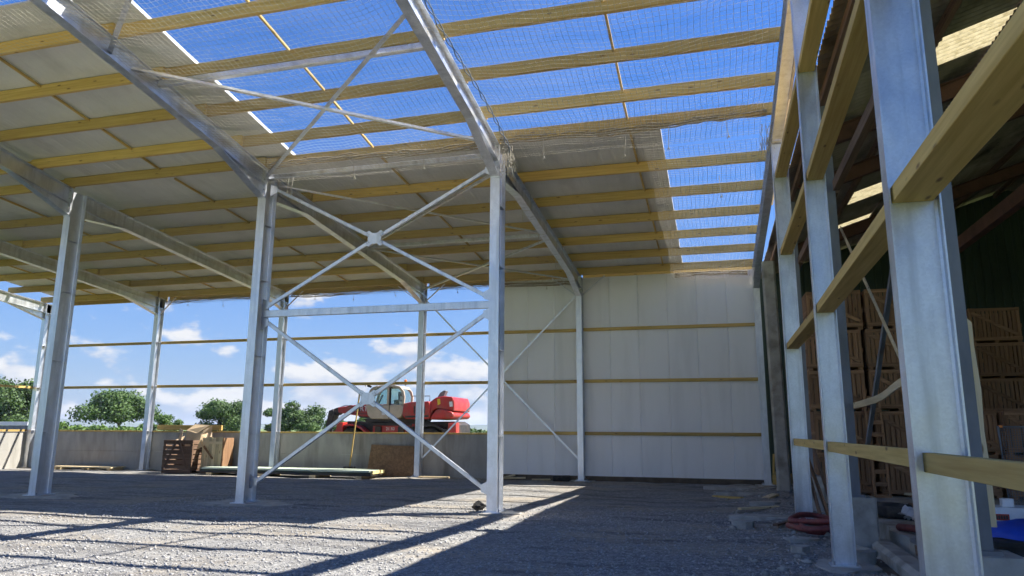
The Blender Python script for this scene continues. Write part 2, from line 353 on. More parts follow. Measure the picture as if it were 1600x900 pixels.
def stones(name, n, x0, x1, y0, y1, smin, smax, mat, hf, ydens=0.):
    base = np.array([(1, 0, 0), (-1, 0, 0), (0, 1, 0), (0, -1, 0), (0, 0, 1), (0, 0, -1)], float)
    fc = np.array([(0, 2, 4), (2, 1, 4), (1, 3, 4), (3, 0, 4), (2, 0, 5), (1, 2, 5), (3, 1, 5), (0, 3, 5)])
    x = rng.uniform(x0, x1, n); y = y0 + (y1 - y0) * rng.uniform(0, 1, n) ** (1 + ydens)
    s = smin + (smax - smin) * rng.uniform(0, 1, n) ** 3
    P = base[None] * rng.uniform(.55, 1.25, (n, 6, 1)) * s[:, None, None] * np.array([1, 1, .65])
    a = rng.uniform(0, 6.28, n); c, d = np.cos(a)[:, None], np.sin(a)[:, None]
    q = P.copy(); q[..., 0] = P[..., 0] * c - P[..., 1] * d; q[..., 1] = P[..., 0] * d + P[..., 1] * c
    q[..., 2] += P[..., 0] * rng.uniform(-.5, .5, (n, 1))
    q += np.stack([x, y, hf(x, y) + s * .2], -1)[:, None]
    f = fc[None] + (np.arange(n) * 6)[:, None, None]
    o = npmesh(name, q.reshape(-1, 3), f.reshape(-1, 3), mat, None, 'stuff')
    return o
tag(stones('loose_gravel', 34000, -13, 2.3, 6.0, 17, .007, .034, stonem, yard_h, .7), 'loose grey crushed stones strewn over the yard floor', 'gravel')
tag(stones('rubble', 480, -.2, 3.2, 8.5, 24.8, .02, .09, conc2, yard_h), 'broken lumps of stone and concrete along the barn side', 'rubble')

# far hills
def hills():
    xs = np.linspace(-9000, 4500, 420); h = 0; prof = 34 + 16 * np.sin(xs * .0011 + 1) + 11 * np.sin(xs * .0031 + 2) + 6 * np.sin(xs * .009) + 3 * np.sin(xs * .031 + .5)
    rows = [(3000, 0), (3300, .55), (3700, 1.0), (4300, .9), (5200, 0)]
    vv = []; ff = []
    for y, s in rows:
        for x, p in zip(xs, prof): vv.append((x, y + 120 * math.sin(x * .002), p * s - 2 * (s == 0)))
    n = len(xs)
    for r in range(len(rows) - 1):
        for i in range(n - 1): ff.append((r * n + i, r * n + i + 1, (r + 1) * n + i + 1, (r + 1) * n + i))
    npmesh('hills', vv, ff, hillm, None, 'structure', True)
hills()

# ---------------------------------------------------------------- steel shed
shed = empty('steel_shed', 'unfinished galvanised steel shed with yellow timber purlins and part covered roof', 'shed', (0, 0, 0))
MF, MBK = .16, .09                       # roof slopes in front of and behind the middle columns
RD, PD, PW = .42, .245, .085             # rafter depth, purlin depth and width
def zp(y): return 8.0 + MF * (YM - y) if y < YM else 8.0 - MBK * (y - YM)     # underside of purlins
CLEAT_Z = (1.57, 3.39, 5.22, 6.6)
def base_plate(col, x, y, sx, sy):
    bp = MB().box(x - sx / 2, x + sx / 2, y - sy / 2, y + sy / 2, .03, .052, .003).build('base_plate', galv, col)
    for a in (-1, 1):
        for c in (-1, 1):
            MB().tube([(x + a * sx * .38, y + c * sy * .36, .05), (x + a * sx * .38, y + c * sy * .36, .095)], .014, 6).build('bolt', bolt_m, bp)
def pad(x, y, rx, ry):
    m = MB(); n = 22; pts = []
    for i in range(n):
        a = 2 * math.pi * i / n; k = 1 + .16 * math.sin(3 * a + x) + .1 * math.sin(5 * a + y)
        pts.append((rx * k * math.cos(a), ry * k * math.sin(a)))
    m.poly(pts, (x, y, -.05), (x, y, .034), (1, 0, 0), (0, 1, 0)); return m.build('footing', conc2, shed)
def add_col(x, y, top, dep, fw, updir=(0, 1, 0), cleats=True, padr=(.55, .6), side=1):
    c = MB().ibeam((x, y, .03), (x, y, top), dep, fw, up=updir).build('column', galv, shed)
    if updir[1]: base_plate(c, x, y, fw + .16, dep + .16)
    else: base_plate(c, x, y, dep + .12, fw + .12)
    if cleats:
        for z in CLEAT_Z:
            m = MB().box(x + side * .01, x + side * (fw / 2 + .01), y - dep * .30, y + dep * .30, z, z + .012) if side > 0 else MB().box(x - fw / 2 - .01, x - .01, y - dep * .30, y + dep * .30, z, z + .012)
            m.build('cleat', galv, c)
    pad(x, y, *padr); return c
for k in range(1, 6):
    add_col(fx(k), YM, 7.98, .46, .22, padr=(1.05, .75) if k != 1 else (.5, .45))
for k in range(0, 6):
    add_col(fx(k), YB, 7.07, .32, .2, padr=(.4, .35))
def rafter(x, ya, yb, haunch_at):
    za, zb = zp(ya) - .002, zp(yb) - .002
    d = V((0, yb - ya, zb - za)).normalized(); n = V((0, -d.z, d.y))
    if n.z < 0: n = -n
    o = MB().ibeam(V((x, ya, za)) - n * RD / 2, V((x, yb, zb)) - n * RD / 2, RD, .2, up=n).build('rafter', galv, shed)
    for y0, y1, hd in haunch_at:                      # y0 at the column face, y1 where it runs out
        z0, z1 = zp(y0) - RD, zp(y1) - RD
        w = MB().poly([(y0, z0 + .01), (y1, z1 + .005), (y0, z0 - hd)], (x - .005, 0, 0), (x + .005, 0, 0), (0, 1, 0), (0, 0, 1))
        p, q = V((x, y0, z0 - hd)), V((x, y1, z1 - .005))
        w.beam(p, q, .2, .014, (0, 0, 1), .001); w.build('haunch', galv, o)
        MB().box(x - .1, x + .1, min(y0, y0 + .02 * np.sign(y1 - y0)), max(y0, y0 + .02 * np.sign(y1 - y0)), z0 - hd - .03, z0 + RD).build('end_plate', galv, o)
        for zz in (z0 - hd + .06, z0 - hd + .2, z0 + .12, z0 + RD - .08):
            for bx in (-.06, .06): MB().tube([(x + bx, y0 + .02 * np.sign(y1 - y0), zz), (x + bx, y0 + .05 * np.sign(y1 - y0), zz)], .016, 6).build('bolt', bolt_m, o)
    return o
for k in range(0, 6):
    x = fx(k)
    rafter(x, YM - .232 if k else YM, 2.0, [(YM - .236, YM - 2.0, .34)] if k else [])
    rafter(x, YM + .232 if k else YM, YB + .2, ([(YM + .236, YM + 1.6, .24)] if k else []) + [(YB - .165, YB - 1.9, .30)])
# purlins, one timber per bay; bays lap beside each other over the rafter
BACK_Y = [24.88, 23.3, 21.72, 20.12, 18.5, 16.85]
FRONT_Y = [14.72, 13.72, 12.44, 11.14, 9.84, 8.54, 7.24, 5.94, 4.6, 3.2]
def purlin(k, y, xr=None):
    off = .04 if k % 2 else -.04
    z = zp(y) + PD / 2; x1 = fx(k) + (.12 if k else .16); x0 = fx(k + 1) - .12
    p = MB().beam((x0, y + off, z), (x1, y + off, z + random.uniform(-.004, .004)), PW, PD).build('purlin', 'timber_x', shed)
    return p
for k in range(5):
    for y in BACK_Y: purlin(k, y)
    for y in FRONT_Y: purlin(k, y)
# sag battens between the purlins, mid bay
for k in range(5):
    for rows in (sorted(BACK_Y + [15.1]), sorted(FRONT_Y)):
        for a, b in zip(rows, rows[1:]):
            x = fx(k) - 3.0 + random.uniform(-.02, .02)
            MB().beam((x, a + .05, zp(a + .05) + PD - .05), (x, b - .05, zp(b - .05) + PD - .05), .045, .05).build('sag_batten', 'timber_y', shed)
# roof sheets, one metre wide, low ribs
def sheet_mesh(ya, yb, name):
    m = MB(); pr = [(0, 0), (.10, 0), (.125, .006), (.185, .006), (.21, 0), (.433, 0), (.458, .006), (.518, .006), (.543, 0), (.766, 0), (.791, .006), (.851, .006), (.876, 0), (.997, 0)]
    t = .035; pts = pr + [(a, c + t) for a, c in reversed(pr)]
    za, zb = zp(ya) + PD + .004, zp(yb) + PD + .004
    m.poly(pts, (0, ya, za), (0, yb, zb), (1, 0, 0), (0, 0, 1)); me = bpy.data.meshes.new(name); me.from_pydata(m.v, [], m.f); me.materials.append(roofm); me.update(); return me
back_me = sheet_mesh(YM + .08, YB + .42, 'roof_sheet_back'); front_me = sheet_mesh(YM - .02, 9.0, 'roof_sheet_front')
for i in range(27):
    link('roof_sheet', back_me, shed, None, (-1.93 - i * 1.0, 0, random.uniform(0, .002)))
for i in range(18):
    link('roof_sheet', front_me, shed, None, (-10.74 - i * 1.0, 0, random.uniform(0, .002)))
# bright cut edge flashing at the end of the covered front roof
MB().beam((-9.73, YM - .05, zp(YM - .05) + PD + .03), (-9.73, 9.0, zp(9.0) + PD + .03), .02, .075).build('verge_flashing', edgem, shed)
MB().beam((-.925, YM + .1, zp(YM + .1) + PD + .03), (-.925, YB + .4, zp(YB + .4) + PD + .03), .012, .06).build('verge_flashing', edgem, shed)
# eave struts along the middle row and mid roof struts
MB().beam((fx(2) + .015, YM, 7.88), (fx(1) - .015, YM, 7.88), .10, .12, (0, 0, 1), .012).build('eave_strut', galv, shed)
MB().beam((fx(2) + .02, 11.14, zp(11.14) - .10), (fx(1) - .02, 11.14, zp(11.14) - .10), .12, .12, (0, 0, 1), .012).build('roof_strut', galv, shed)
MB().beam((fx(2) + .02, 20.2, zp(20.2) - .16), (fx(1) - .02, 20.2, zp(20.2) - .16), .10, .10, (0, 0, 1), .012).build('roof_strut', galv, shed)
# bargeboard of timber outside the gable rafter
MB().beam((LG + .19, 2.4, zp(2.4) - .02), (LG + .19, YM - 1, zp(YM - 1) - .02), .05, .26).build('bargeboard', 'pale_timber_y', shed)
MB().beam((LG + .19, YM - 1, zp(YM - 1) - .02), (LG + .19, 19.4, zp(19.4) + .06), .05, .26).build('bargeboard', 'pale_timber_y', shed)
# eave board at the back
for k in range(5):
    MB().beam((fx(k + 1) + .05, YB + .46, 7.20), (fx(k) - .05, YB + .46, 7.20), .03, .25).build('eave_board', 'timber_x', shed)
# X bracing of the middle row, two tiers with gusset plates
def strip(p, q, w, t, name, up=(0, 1, 0), mat=None):
    return MB().beam(p, q, w, t, up, .006).build(name, mat or galv, shed)
xl, xr = fx(2) + .12, fx(1) - .12
strip((xl, YM, 4.41), (xr, YM, 4.41), .16, .10, 'brace_strut', (0, 1, 0))
def gusset(pts, y, parent=shed, t=.012):
    g = MB().poly(pts, (0, y - t / 2, 0), (0, y + t / 2, 0), (1, 0, 0), (0, 0, 1)).build('gusset_plate', galv, parent); return g
def xbrace(z0, z1, cz, w):
    cx = (xl + xr) / 2; a = .21
    g = gusset([(cx - a, cz - .16), (cx - .15, cz - .19), (cx - .06, cz - .13), (cx + .06, cz - .13), (cx + .15, cz - .19), (cx + a, cz - .16), (cx + a - .04, cz - .05), (cx + a - .04, cz + .05), (cx + a, cz + .16), (cx + .15, cz + .19), (cx + .06, cz + .13), (cx - .06, cz + .13), (cx - .15, cz + .19), (cx - a, cz + .16), (cx - a + .04, cz + .05), (cx - a + .04, cz - .05)], YM - .04)
    for (x, z) in ((xl, z0), (xr, z0), (xl, z1), (xr, z1)):
        d = V((x - cx, 0, z - cz)).normalized(); p = V((cx, YM, cz)) + d * .13
        MB().beam(p, (x - .06 * np.sign(x - cx), YM, z), .085, .06, (0, 1, 0), .008).build('diagonal_brace', galv, shed)
        for s in (.17, .22):
            for o in (-.022, .022):
                c = V((cx, YM - .05, cz)) + d * s + V((-d.z, 0, d.x)) * o
                MB().tube([c, c - V((0, .012, 0))], .011, 6).build('bolt', bolt_m, g)
        sx = -1 if x > cx else 1; sz = 1 if z < cz else -1
        gusset([(x - sx * .02, z - sz * .10), (x + sx * .18, z - sz * .02), (x + sx * .18, z + sz * .12), (x - sx * .02, z + sz * .22)], YM - .036)
xbrace(.45, 4.25, 2.38, .08); xbrace(4.57, 7.58, 6.1, .08)
# angle bracing in the back wall, in the back roof and in the open front roof
def ang(p, q, a=.06, sx=1, up=(0, 0, 1)): return MB().angle(p, q, a, .008, up, sx).build('angle_brace', galv, shed)
ang((fx(1) - .1, YB, 6.5), (fx(2) + .1, YB, .68), .06, up=(0, 1, 0)); ang((fx(2) + .1, YB - .09, 6.5), (fx(1) - .1, YB - .09, .72), .06, up=(0, 1, 0))
def zr(y): return zp(y) - .2
ang((fx(2) + .02, 14.9, zr(14.9)), (fx(1) - .02, 10.1, zr(10.1)), .09); ang((fx(2) + .02, 10.4, zr(10.4) - .1), (fx(1) - .02, 14.2, zr(14.2) - .1), .09)
ang((fx(2) + .02, 5.4, zr(5.4)), (fx(1) - .02, 9.7, zr(9.7)), .09); ang((fx(2) + .02, 9.9, zr(9.9) - .1), (fx(1) - .02, 5.4, zr(5.4) - .1), .09)
ang((fx(2) + .02, 15.4, zr(15.4)), (fx(1) - .02, 20.1, zr(20.1)), .06); ang((fx(1) - .02, 15.4, zr(15.4) - .07), (fx(2) + .02, 20.1, zr(20.1) - .07), .06)
ang((fx(2) + .02, 20.3, zr(20.3)), (fx(1) - .02, 24.9, zr(24.9)), .06); ang((fx(1) - .02, 20.3, zr(20.3) - .07), (fx(2) + .02, 24.9, zr(24.9) - .07), .06)
# small fly braces at the back column heads
for k in range(1, 5):
    for s in (-1, 1):
        MB().beam((fx(k) + s * .09, YB - .05, 6.42), (fx(k) + s * .95, YB - .22, 7.06), .05, .03, (0, 0, 1)).build('fly_brace', galv, shed)
# gable posts and their flat timber girts
GIRT_Z = (1.52, 3.34, 5.24, 6.88)
posts = [(15.1, .30, .16, 1.475, zp(15.1) - RD - .02), (10.5, .27, .15, 1.47, zp(10.5) - RD - .02), (5.45, .325, .16, 1.385, zp(5.45) - RD - .02), (.6, .32, .16, 1.385, 8.4)]
for y, dep, fw, x, top in posts:
    c = MB().ibeam((x, y, .03), (x, y, top), dep, fw, up=(1, 0, 0), tf=.012).build('gable_post', galv, shed); base_plate(c, x, y, dep + .08, fw + .10); pad(x, y, .38, .42)
for (ya, d0, f0, xa, _), (yb, d1, f1, xb, _) in zip(posts, posts[1:]):
    for i, z in enumerate(GIRT_Z):
        w = min(d0, d1) - .055
        up = (0, 0, 1)
        z0, z1 = z + random.uniform(-.01, .01), z + random.uniform(-.01, .01)
        if i == 0: m = MB().beam((xa - .06, ya - .012, z0), (xb - .06, yb + .012, z1), .075, .125)
        else: m = MB().beam((xa, ya - .012, z0), (xb, yb + .012, z1), w, .115)
        m.build('girt', 'timber_y', shed)
# wall rails along the back, between the columns
for k in range(5):
    xa, xb = fx(k + 1), fx(k)
    for z in (3.40, 5.22):
        MB().beam((xa + .0, YB + .20, z), (xb - .0, YB + .20, z + random.uniform(-.012, .012)), .07, .11).build('wall_rail', 'timber_x', shed)
    if k < 1: MB().beam((xa, YB + .20, 1.6), (xb, YB + .20, 1.6), .07, .11).build('wall_rail', 'timber_x', shed)
MB().beam((fx(1) - 3.05, YB + .20, 1.6), (fx(1), YB + .20, 1.6), .07, .11).build('wall_rail', 'timber_x', shed)
MB().beam((fx(5) + .1, YB + .24, 1.56), (fx(1) - 3.06, YB + .24, 1.56), .16, .06).build('sill_timber', 'timber_x', shed)
MB().beam((fx(4) + .25, YB + .27, 1.72), (fx(4) + 3.35, YB + .27, 1.72), .08, .20).build('sill_timber', 'timber_x', shed)
for z in (1.56, 3.4):
    MB().beam((fx(5) - .2, 10.0, z), (fx(5) - .2, YB + .1, z), .14, .09).build('wall_rail', 'timber_y', shed)

# ---------------------------------------------------------------- walls
clad = empty('cladding_wall', 'tall white insulated panel wall closing the back corner of the shed', 'wall', (-3.0, 25.4, 0))
for i in range(9):
    x0 = 1.47 - (i + 1) * 1.0; x1 = 1.47 - i * 1.0
    MB().box(x0, x1, YB + .245 + (i % 2) * .002, YB + .325, .17, 7.12, .022).build('wall_panel', panelm, clad)
MB().box(-7.55, 1.46, YB + .23, YB + .33, -.05, .165).build('base_strip', soilm, clad)
cwall = empty('concrete_wall', 'low grey precast concrete wall along the open back of the shed', 'wall', (-18, 25.4, 0))
for k in range(1, 5):
    xa, xb = fx(k + 1) + .01, fx(k) - .01
    if k == 1: xb = -7.57
    for i in range(2):
        MB().box(xa, xb, YB + .20 + random.uniform(0, .012), YB + .36, -.05 if i == 0 else .752, .748 if i == 0 else 1.525, .018).build('concrete_panel', conc, cwall)
gwall = empty('concrete_wall', 'low concrete wall at the far left gable striped with sunlight', 'wall', (fx(5) - .25, 20, 0))
for j in range(3):
    for i in range(2):
        MB().box(fx(5) - .34, fx(5) - .16 - random.uniform(0, .01), 25.1 - 5 * (j + 1), 25.1 - 5 * j - .012, -.05 if i == 0 else .752, .748 if i == 0 else 1.5, .008).build('concrete_panel', conc, gwall)

# ---------------------------------------------------------------- safety nets
def strands(lines, r):
    vs, fs, b = [], [], 0
    for P, ax in lines:
        n = len(P)
        if ax == 0: off = np.array([(0, r, -.5 * r), (0, -r, -.5 * r), (0, 0, r)])
        elif ax == 1: off = np.array([(r, 0, -.5 * r), (-r, 0, -.5 * r), (0, 0, r)])
        else: off = np.array([(r, -.5 * r, 0), (-r, -.5 * r, 0), (0, r, 0)])
        vs.append((P[:, None] + off[None]).reshape(-1, 3)); i = np.arange(n - 1) * 3 + b
        for a, c in ((0, 1), (1, 2), (2, 0)): fs.append(np.stack([i + a, i + c, i + c + 3, i + a + 3], -1))
        b += 3 * n
    return np.concatenate(vs), np.concatenate(fs)
def net(label, x0, x1, y0, y1, zedge, sag, pitch=.105, r=.0025, ropes=True, seed=1, hem=(), ties=()):
    rg = np.random.default_rng(seed); ph = rg.uniform(0, 6, 6)
    def surf(X, Y):
        u = np.clip((X - x0) / (x1 - x0), 0, 1); v = np.clip((Y - y0) / (y1 - y0), 0, 1)
        s = (4 * u * (1 - u)) ** .8 * (4 * v * (1 - v)) ** .5
        wob = .035 * np.sin(X * 2.1 + ph[0]) * np.sin(Y * 1.7 + ph[1]) + .02 * np.sin(X * 5 + Y * 3 + ph[2])
        return zedge(Y) - sag * s + wob * np.minimum(1, s * 3)
    def wx(X, Y): return X + .03 * np.sin(Y * 1.3 + ph[3]) + .018 * np.sin(Y * 3.7 + X * 2 + ph[4])
    def wy(X, Y): return Y + .03 * np.sin(X * 1.5 + ph[5]) + .018 * np.sin(X * 3.3 + Y * 2)
    lines = []
    xs = np.arange(x0, x1 + .01, pitch); ys = np.arange(y0, y1 + .01, pitch)
    ty = np.linspace(y0, y1, max(4, int((y1 - y0) / .3))); tx = np.linspace(x0, x1, max(4, int((x1 - x0) / .3)))
    for x in xs: X = np.full_like(ty, x); lines.append((np.stack([wx(X, ty), wy(X, ty), surf(X, ty)], -1), 1))
    for y in ys: Y = np.full_like(tx, y); lines.append((np.stack([wx(tx, Y), wy(tx, Y), surf(tx, Y)], -1), 0))
    vv, ff = strands(lines, r)
    o = empty('safety_net', label, 'net', ((x0 + x1) / 2, (y0 + y1) / 2, float(zedge(np.array((y0 + y1) / 2)))), 'safety nets slung under the roof')
    npmesh('netting', vv, ff, netm, o)
    for h in hem:                                   # gathered folds of net lashed along an edge, in short wavy runs
        m = MB(); yy, xa, xb, zz, rr = h
        for j in range(5):
            n = int((xb - xa) / .22); pts = []
            for i in range(n + 1):
                x = xa + (xb - xa) * i / n
                pts.append((x, yy + rg.uniform(-.05, .05), zz + .05 * math.sin(x * 1.1 + ph[0]) - .03 * j + rg.uniform(-.02, .02)))
            m.tube(pts, rr * rg.uniform(.5, 1), 5)
        m.build('net_hem', ropem, o, True)
        lns = []
        for x in np.arange(xa, xb, .045):           # bunched mesh hanging in the hem
            n = 5; z = zz + np.linspace(.20, -.13, n) + rg.uniform(-.03, .03)
            lns.append((np.stack([x + rg.uniform(-.03, .03, n), yy - .04 + rg.uniform(-.02, .02, n), z], -1), 2))
        vv2, ff2 = strands(lns, .0035); npmesh('bunched_mesh', vv2, ff2, ropem, o)
    for (x, y, z, ln) in ties:
        m = MB(); a = rg.uniform(-.06, .06)
        m.tube([(x, y, z), (x + a * .3, y - .01, z - ln * .5), (x + a, y, z - ln)], .006, 5)
        m.tube([(x + a, y, z - ln), (x + a + .03, y, z - ln - .05)], [.014, .006], 5)
        m.tube([(x + a, y, z - ln), (x + a - .03, y, z - ln - .06)], [.014, .006], 5)
        m.build('tie_cord', netm, o)
    return o
zed = lambda Y: np.where(Y < YM, 8.0 + MF * (YM - Y), 8.0 - MBK * (Y - YM)) - RD + .02
net('pale safety net under the open sky bay between the first two rafters', fx(1) + .1, LG - .1, 4.0, YM - .1, lambda Y: zed(Y) + .1, .28, seed=3,
    hem=[(YM - .36, fx(1) + .15, LG - .2, 8.10, .02)],
    ties=[(fx(1) + 1.15, YM - .36, 8.0, .42), (fx(1) + 2.95, YM - .36, 8.0, .55), (fx(1) + 3.85, YM - .36, 8.02, .5), (fx(1) + 5.0, YM - .36, 8.05, .4), (fx(1) + .35, YM - .36, 7.95, .5)])
net('pale safety net under the braced bay between second and third rafters', fx(2) + .1, fx(1) - .1, 4.0, YM - .1, lambda Y: zed(Y) + .06, .30, seed=5,
    hem=[(YM - .36, fx(2) + .2, fx(1) - .15, 8.08, .02)],
    ties=[(fx(2) + .7, YM - .2, 7.75, .35), (fx(2) + .82, YM - .2, 7.75, .42), (fx(2) + 2.5, YM - .3, 7.9, .35), (fx(2) + 4.3, YM - .3, 7.95, .32)])
net('safety net at the top left under grey roof sheets', fx(3) + .1, fx(2) - .1, 3.0, 9.4, lambda Y: zed(Y) + .05, .25, seed=6)
net('safety net hanging below the uncovered strip beside the gable and white wall', -1.25, LG - .1, YM + .1, YB - .1, lambda Y: zed(Y) + .12, .16, seed=8,
    hem=[(YB - .12, -1.2, LG - .25, 7.0, .02)], ties=[(.3, 17.2, 7.7, .5), (-1.2, 22.0, 7.1, .2)])
for k, where in ((1, 'crossed braces'), (2, 'wooden crate'), (3, 'broad oak'),):
    net('fine safety net under the back roof in the bay of the ' + where, fx(k + 1) + .1, fx(k) - .1, YM + .3, YB - .05, lambda Y: zed(Y) + .16, .2, seed=20 + k, r=.0017,
        hem=[(YB - .06, fx(k + 1) + .3, fx(k) - .3, 7.0, .016)], ties=[(fx(k) - 1.2, YB, 6.98, .22), (fx(k) - 2.9, YB, 6.98, .3), (fx(k) - 4.6, YB, 6.98, .2)])
# knot of net at the head of the middle column and at the gable
def tangle(label, c, sz, n, seed, grp=None):
    rg = np.random.default_rng(seed); m = MB()
    for i in range(n):
        p = V(c) + V((rg.uniform(-1, 1) * sz[0], rg.uniform(-1, 1) * sz[1], rg.uniform(-.2, 1) * sz[2])); pts = [p]
        for j in range(6):
            p = p + V((rg.uniform(-.5, .5) * sz[0], rg.uniform(-.5, .5) * sz[1], rg.uniform(-.5, .25) * sz[2])); pts.append(p)
        m.tube(pts, .0055, 4)
    o = m.build('net_bundle', netm); tag(o, label, 'net'); return o
tangle('bunched white netting hanging at the head of the nearest middle column', (fx(1) + .28, YM - .2, 7.55), (.13, .1, .4), 26, 4)
tangle('frayed tuft of netting tied to the gable rafter', (LG - .16, YM + .6, 7.75), (.08, .5, .35), 22, 9)
# lacing rope beside the second rafter
m = MB()
for s in range(2):
    pts = []
    for i in range(90):
        t = i / 89; y = 14.6 - 9.5 * t; a = t * 70 + s * math.pi
        pts.append((fx(1) + .42 + .03 * math.cos(a) + .05 * math.sin(t * 9), y, float(zed(np.array(y))) + .08 + .03 * math.sin(a) - .1 * math.sin(t * 3.1)))
    m.tube(pts, .011, 5)
tag(m.build('lacing_rope', brope), 'dark twisted rope lacing two nets together beside the rafter', 'rope')
# cords tied round the back rafter
for i, y in enumerate((17.6, 19.4, 21.7)):
    z = zp(y) - RD
    m = MB().tube([(fx(1) + .11, y, z - .01), (fx(1) + .11, y, z + RD), (fx(1) - .11, y, z + RD), (fx(1) - .11, y, z - .01)], .008, 5, True)
    m.tube([(fx(1) - .1, y, z), (fx(1) - .12, y - .02, z - .28)], .010, 5)
    tag(m.build('tie_cord', netm), ('pale cord tied round the back rafter nearest the column', 'pale cord tied round the middle of the back rafter', 'pale cord tied round the back rafter nearest the white wall')[i], 'cord')

# ---------------------------------------------------------------- old barn
barn = empty('old_barn', 'dark old barn with corrugated roof and translucent sheets beside the new shed', 'barn', (0, 0, 0))
EX, EZ, BM = 1.68, 7.06, .33
def zb(x): return EZ + BM * (x - EX)
CW = 1.1
def corr_mesh(x0, x1, mat, name, w=CW, amp=.026, pitch=.1467):
    n = int(round(w / pitch)) * 6; m = MB()
    prof = [(w * i / n, amp * math.sin(2 * math.pi * i / 6)) for i in range(n + 1)]
    pts = prof + [(a, c + .008) for a, c in reversed(prof)]
    m.poly(pts, (x0, 0, zb(x0)), (x1, 0, zb(x1)), (0, 1, 0), (0, 0, 1)); me = bpy.data.meshes.new(name); me.from_pydata(m.v, [], m.f); me.materials.append(mat); me.update(); return me
ROWS = [(1.66, 3.62, 0), (3.52, 4.78, .045), (4.68, 7.1, 0), (7.0, 9.6, .045)]
cm = [corr_mesh(a, b, fibre, 'roof_sheet') for a, b, _ in ROWS]; sm = corr_mesh(*ROWS[1][:2], skylm, 'skylight')
sm2 = corr_mesh(*ROWS[2][:2], skylm, 'skylight')
Y00 = 11.75
for n in range(-8, 14):
    for r, (a, b, dz) in enumerate(ROWS):
        sky_ = (r == 1 and n in (0, 7, 10, -6)) or (r == 2 and n in (-3, ))
        link('skylight' if sky_ else 'roof_sheet', (sm if r == 1 else sm2) if sky_ else cm[r], barn, None, (random.uniform(-.012, .012), Y00 + n * CW, dz + random.uniform(-.003, .003)))
# far slope, walls
MB().poly([(9.55, zb(9.55)), (17.5, zb(9.55) - 2.6), (17.5, zb(9.55) - 2.56), (9.55, zb(9.55) + .04)], (0, 2.9, 0), (0, 27.2, 0), (1, 0, 0), (0, 0, 1)).build('far_roof', fibre, barn)
def ribbed(p0, dvec, length, z0, z1, parent, mat, name='wall_sheet', step=1.0, cap=True):
    nrm = V((-dvec[1], dvec[0], 0)); k = 0
    while k * step < length - .01:
        m = MB(); pr = []
        for i in range(4):
            o = i * .25; pr += [(o, 0), (o + .16, 0), (o + .18, .03), (o + .23, .03)]
        pr.append((1.0, 0)); pts = pr + [(a, c + .012) for a, c in reversed(pr)]
        st = V(p0) + V(dvec) * (k * step)
        m.poly([(a * step, c) for a, c in pts], st + V((0, 0, z0)), st + V((0, 0, z1)), dvec, nrm)
        if cap: m.v = [(x, y, min(z, zb(x) - .05)) for x, y, z in m.v]
        m.build(name, mat, parent); k += 1
ribbed((1.42, 26.6, 0), V((1, 0, 0)), 16, .0, 10.5, barn, greenm)
MB().box(17.3, 17.4, 3, 27, 0, 8).build('side_wall', greenm, barn)
for y, px in ((3.1, 2.0), (6.85, 1.95), (12.1, 1.89), (17.3, 1.86)):
    p = MB().ibeam((px, y, .80), (px, y, zb(px) - .2), .22, .16, up=(0, 1, 0)).build('post', galvd, barn)
    MB().box(px - .13, px + .13, y - .16, y + .16, .765, .80).build('foot_plate', galvd, p)
    MB().beam((px + .07, y, -.1), (px + .07, y, .765), .40, .46, (0, 1, 0), .03).build('plinth', conc2, barn)
    ry = y + 1.15 if y < 17 else 16.1
    MB().ibeam((px + .1, ry, zb(px + .1) - .36), (9.5, ry, zb(9.5) - .36), .30, .14).build('rafter', redox, barn)
MB().beam((1.72, 22.5, -.05), (1.66, 22.5, 6.7), .37, .34, (0, 1, 0), .05).build('pillar', conc2, barn)
MB().ibeam((2.15, 22.5, zb(2.15) - .32), (9.5, 22.5, zb(9.5) - .32), .34, .16).build('rafter', redox, barn)
for x in (1.88, 3.42, 4.92, 6.3, 7.8, 9.2):
    for y0 in (2.95, 7.5, 12.5, 17.5, 22.5):
        y1 = {2.95: 7.5, 22.5: 26.5}.get(y0, y0 + 5)
        MB().beam((x, y0 + .01, zb(x) - .115), (x, y1 - .01, zb(x) - .115), .08, .15).build('roof_timber', 'old_timber_y', barn)
for y0 in (7.5, 12.5, 17.5):
    MB().beam((1.97, y0 - .5, 5.52), (1.97, y0 + 4.38, 5.52), .10, .16).build('side_rail', 'old_timber_y', barn)
MB().beam((6.2, 15, 6.45), (6.2, 26, 6.45), .2, .3).build('tie_beam', redox, barn)
MB().beam((2.06, 12.35, 4.95), (2.06, 7.2, .95), .075, .012, (1, 0, 0)).build('flat_brace', 'pale_timber_y', barn)
MB().angle((2.1, 7.2, 5.6), (2.1, 12.1, 1.5), .07, .008, (1, 0, 0)).build('angle_brace', galvd, barn)
pts = [(1.98 + .02 * math.sin(i), 13.2 - 4.6 * i / 12, 2.12 + .15 * (i / 12) - .09 * math.sin(math.pi * i / 12)) for i in range(13)]
m = MB()
for a, b in zip(pts, pts[1:]): m.beam(a, b, .02, .09, (0, 0, 1), .002)
m.build('sagging_rail', 'pale_timber_y', barn)
# raised floor with a broken edge
m = MB(); edge = [(2.42 + .05 * math.sin(y * 5) + .03 * math.sin(y * 13), y) for y in np.arange(9.6, 26.5, .25)]
m.poly(edge + [(17.2, 26.4), (17.2, 9.6)], (0, 0, -.1), (0, 0, .28), (1, 0, 0), (0, 1, 0)).build('floor_slab', conc2, barn)
grid_sheet('barn_ground', np.arange(1.9, 17.2, .3), np.arange(2.5, 26.5, .3), lambda X, Y: hfun(X, Y) + .012, soilm)

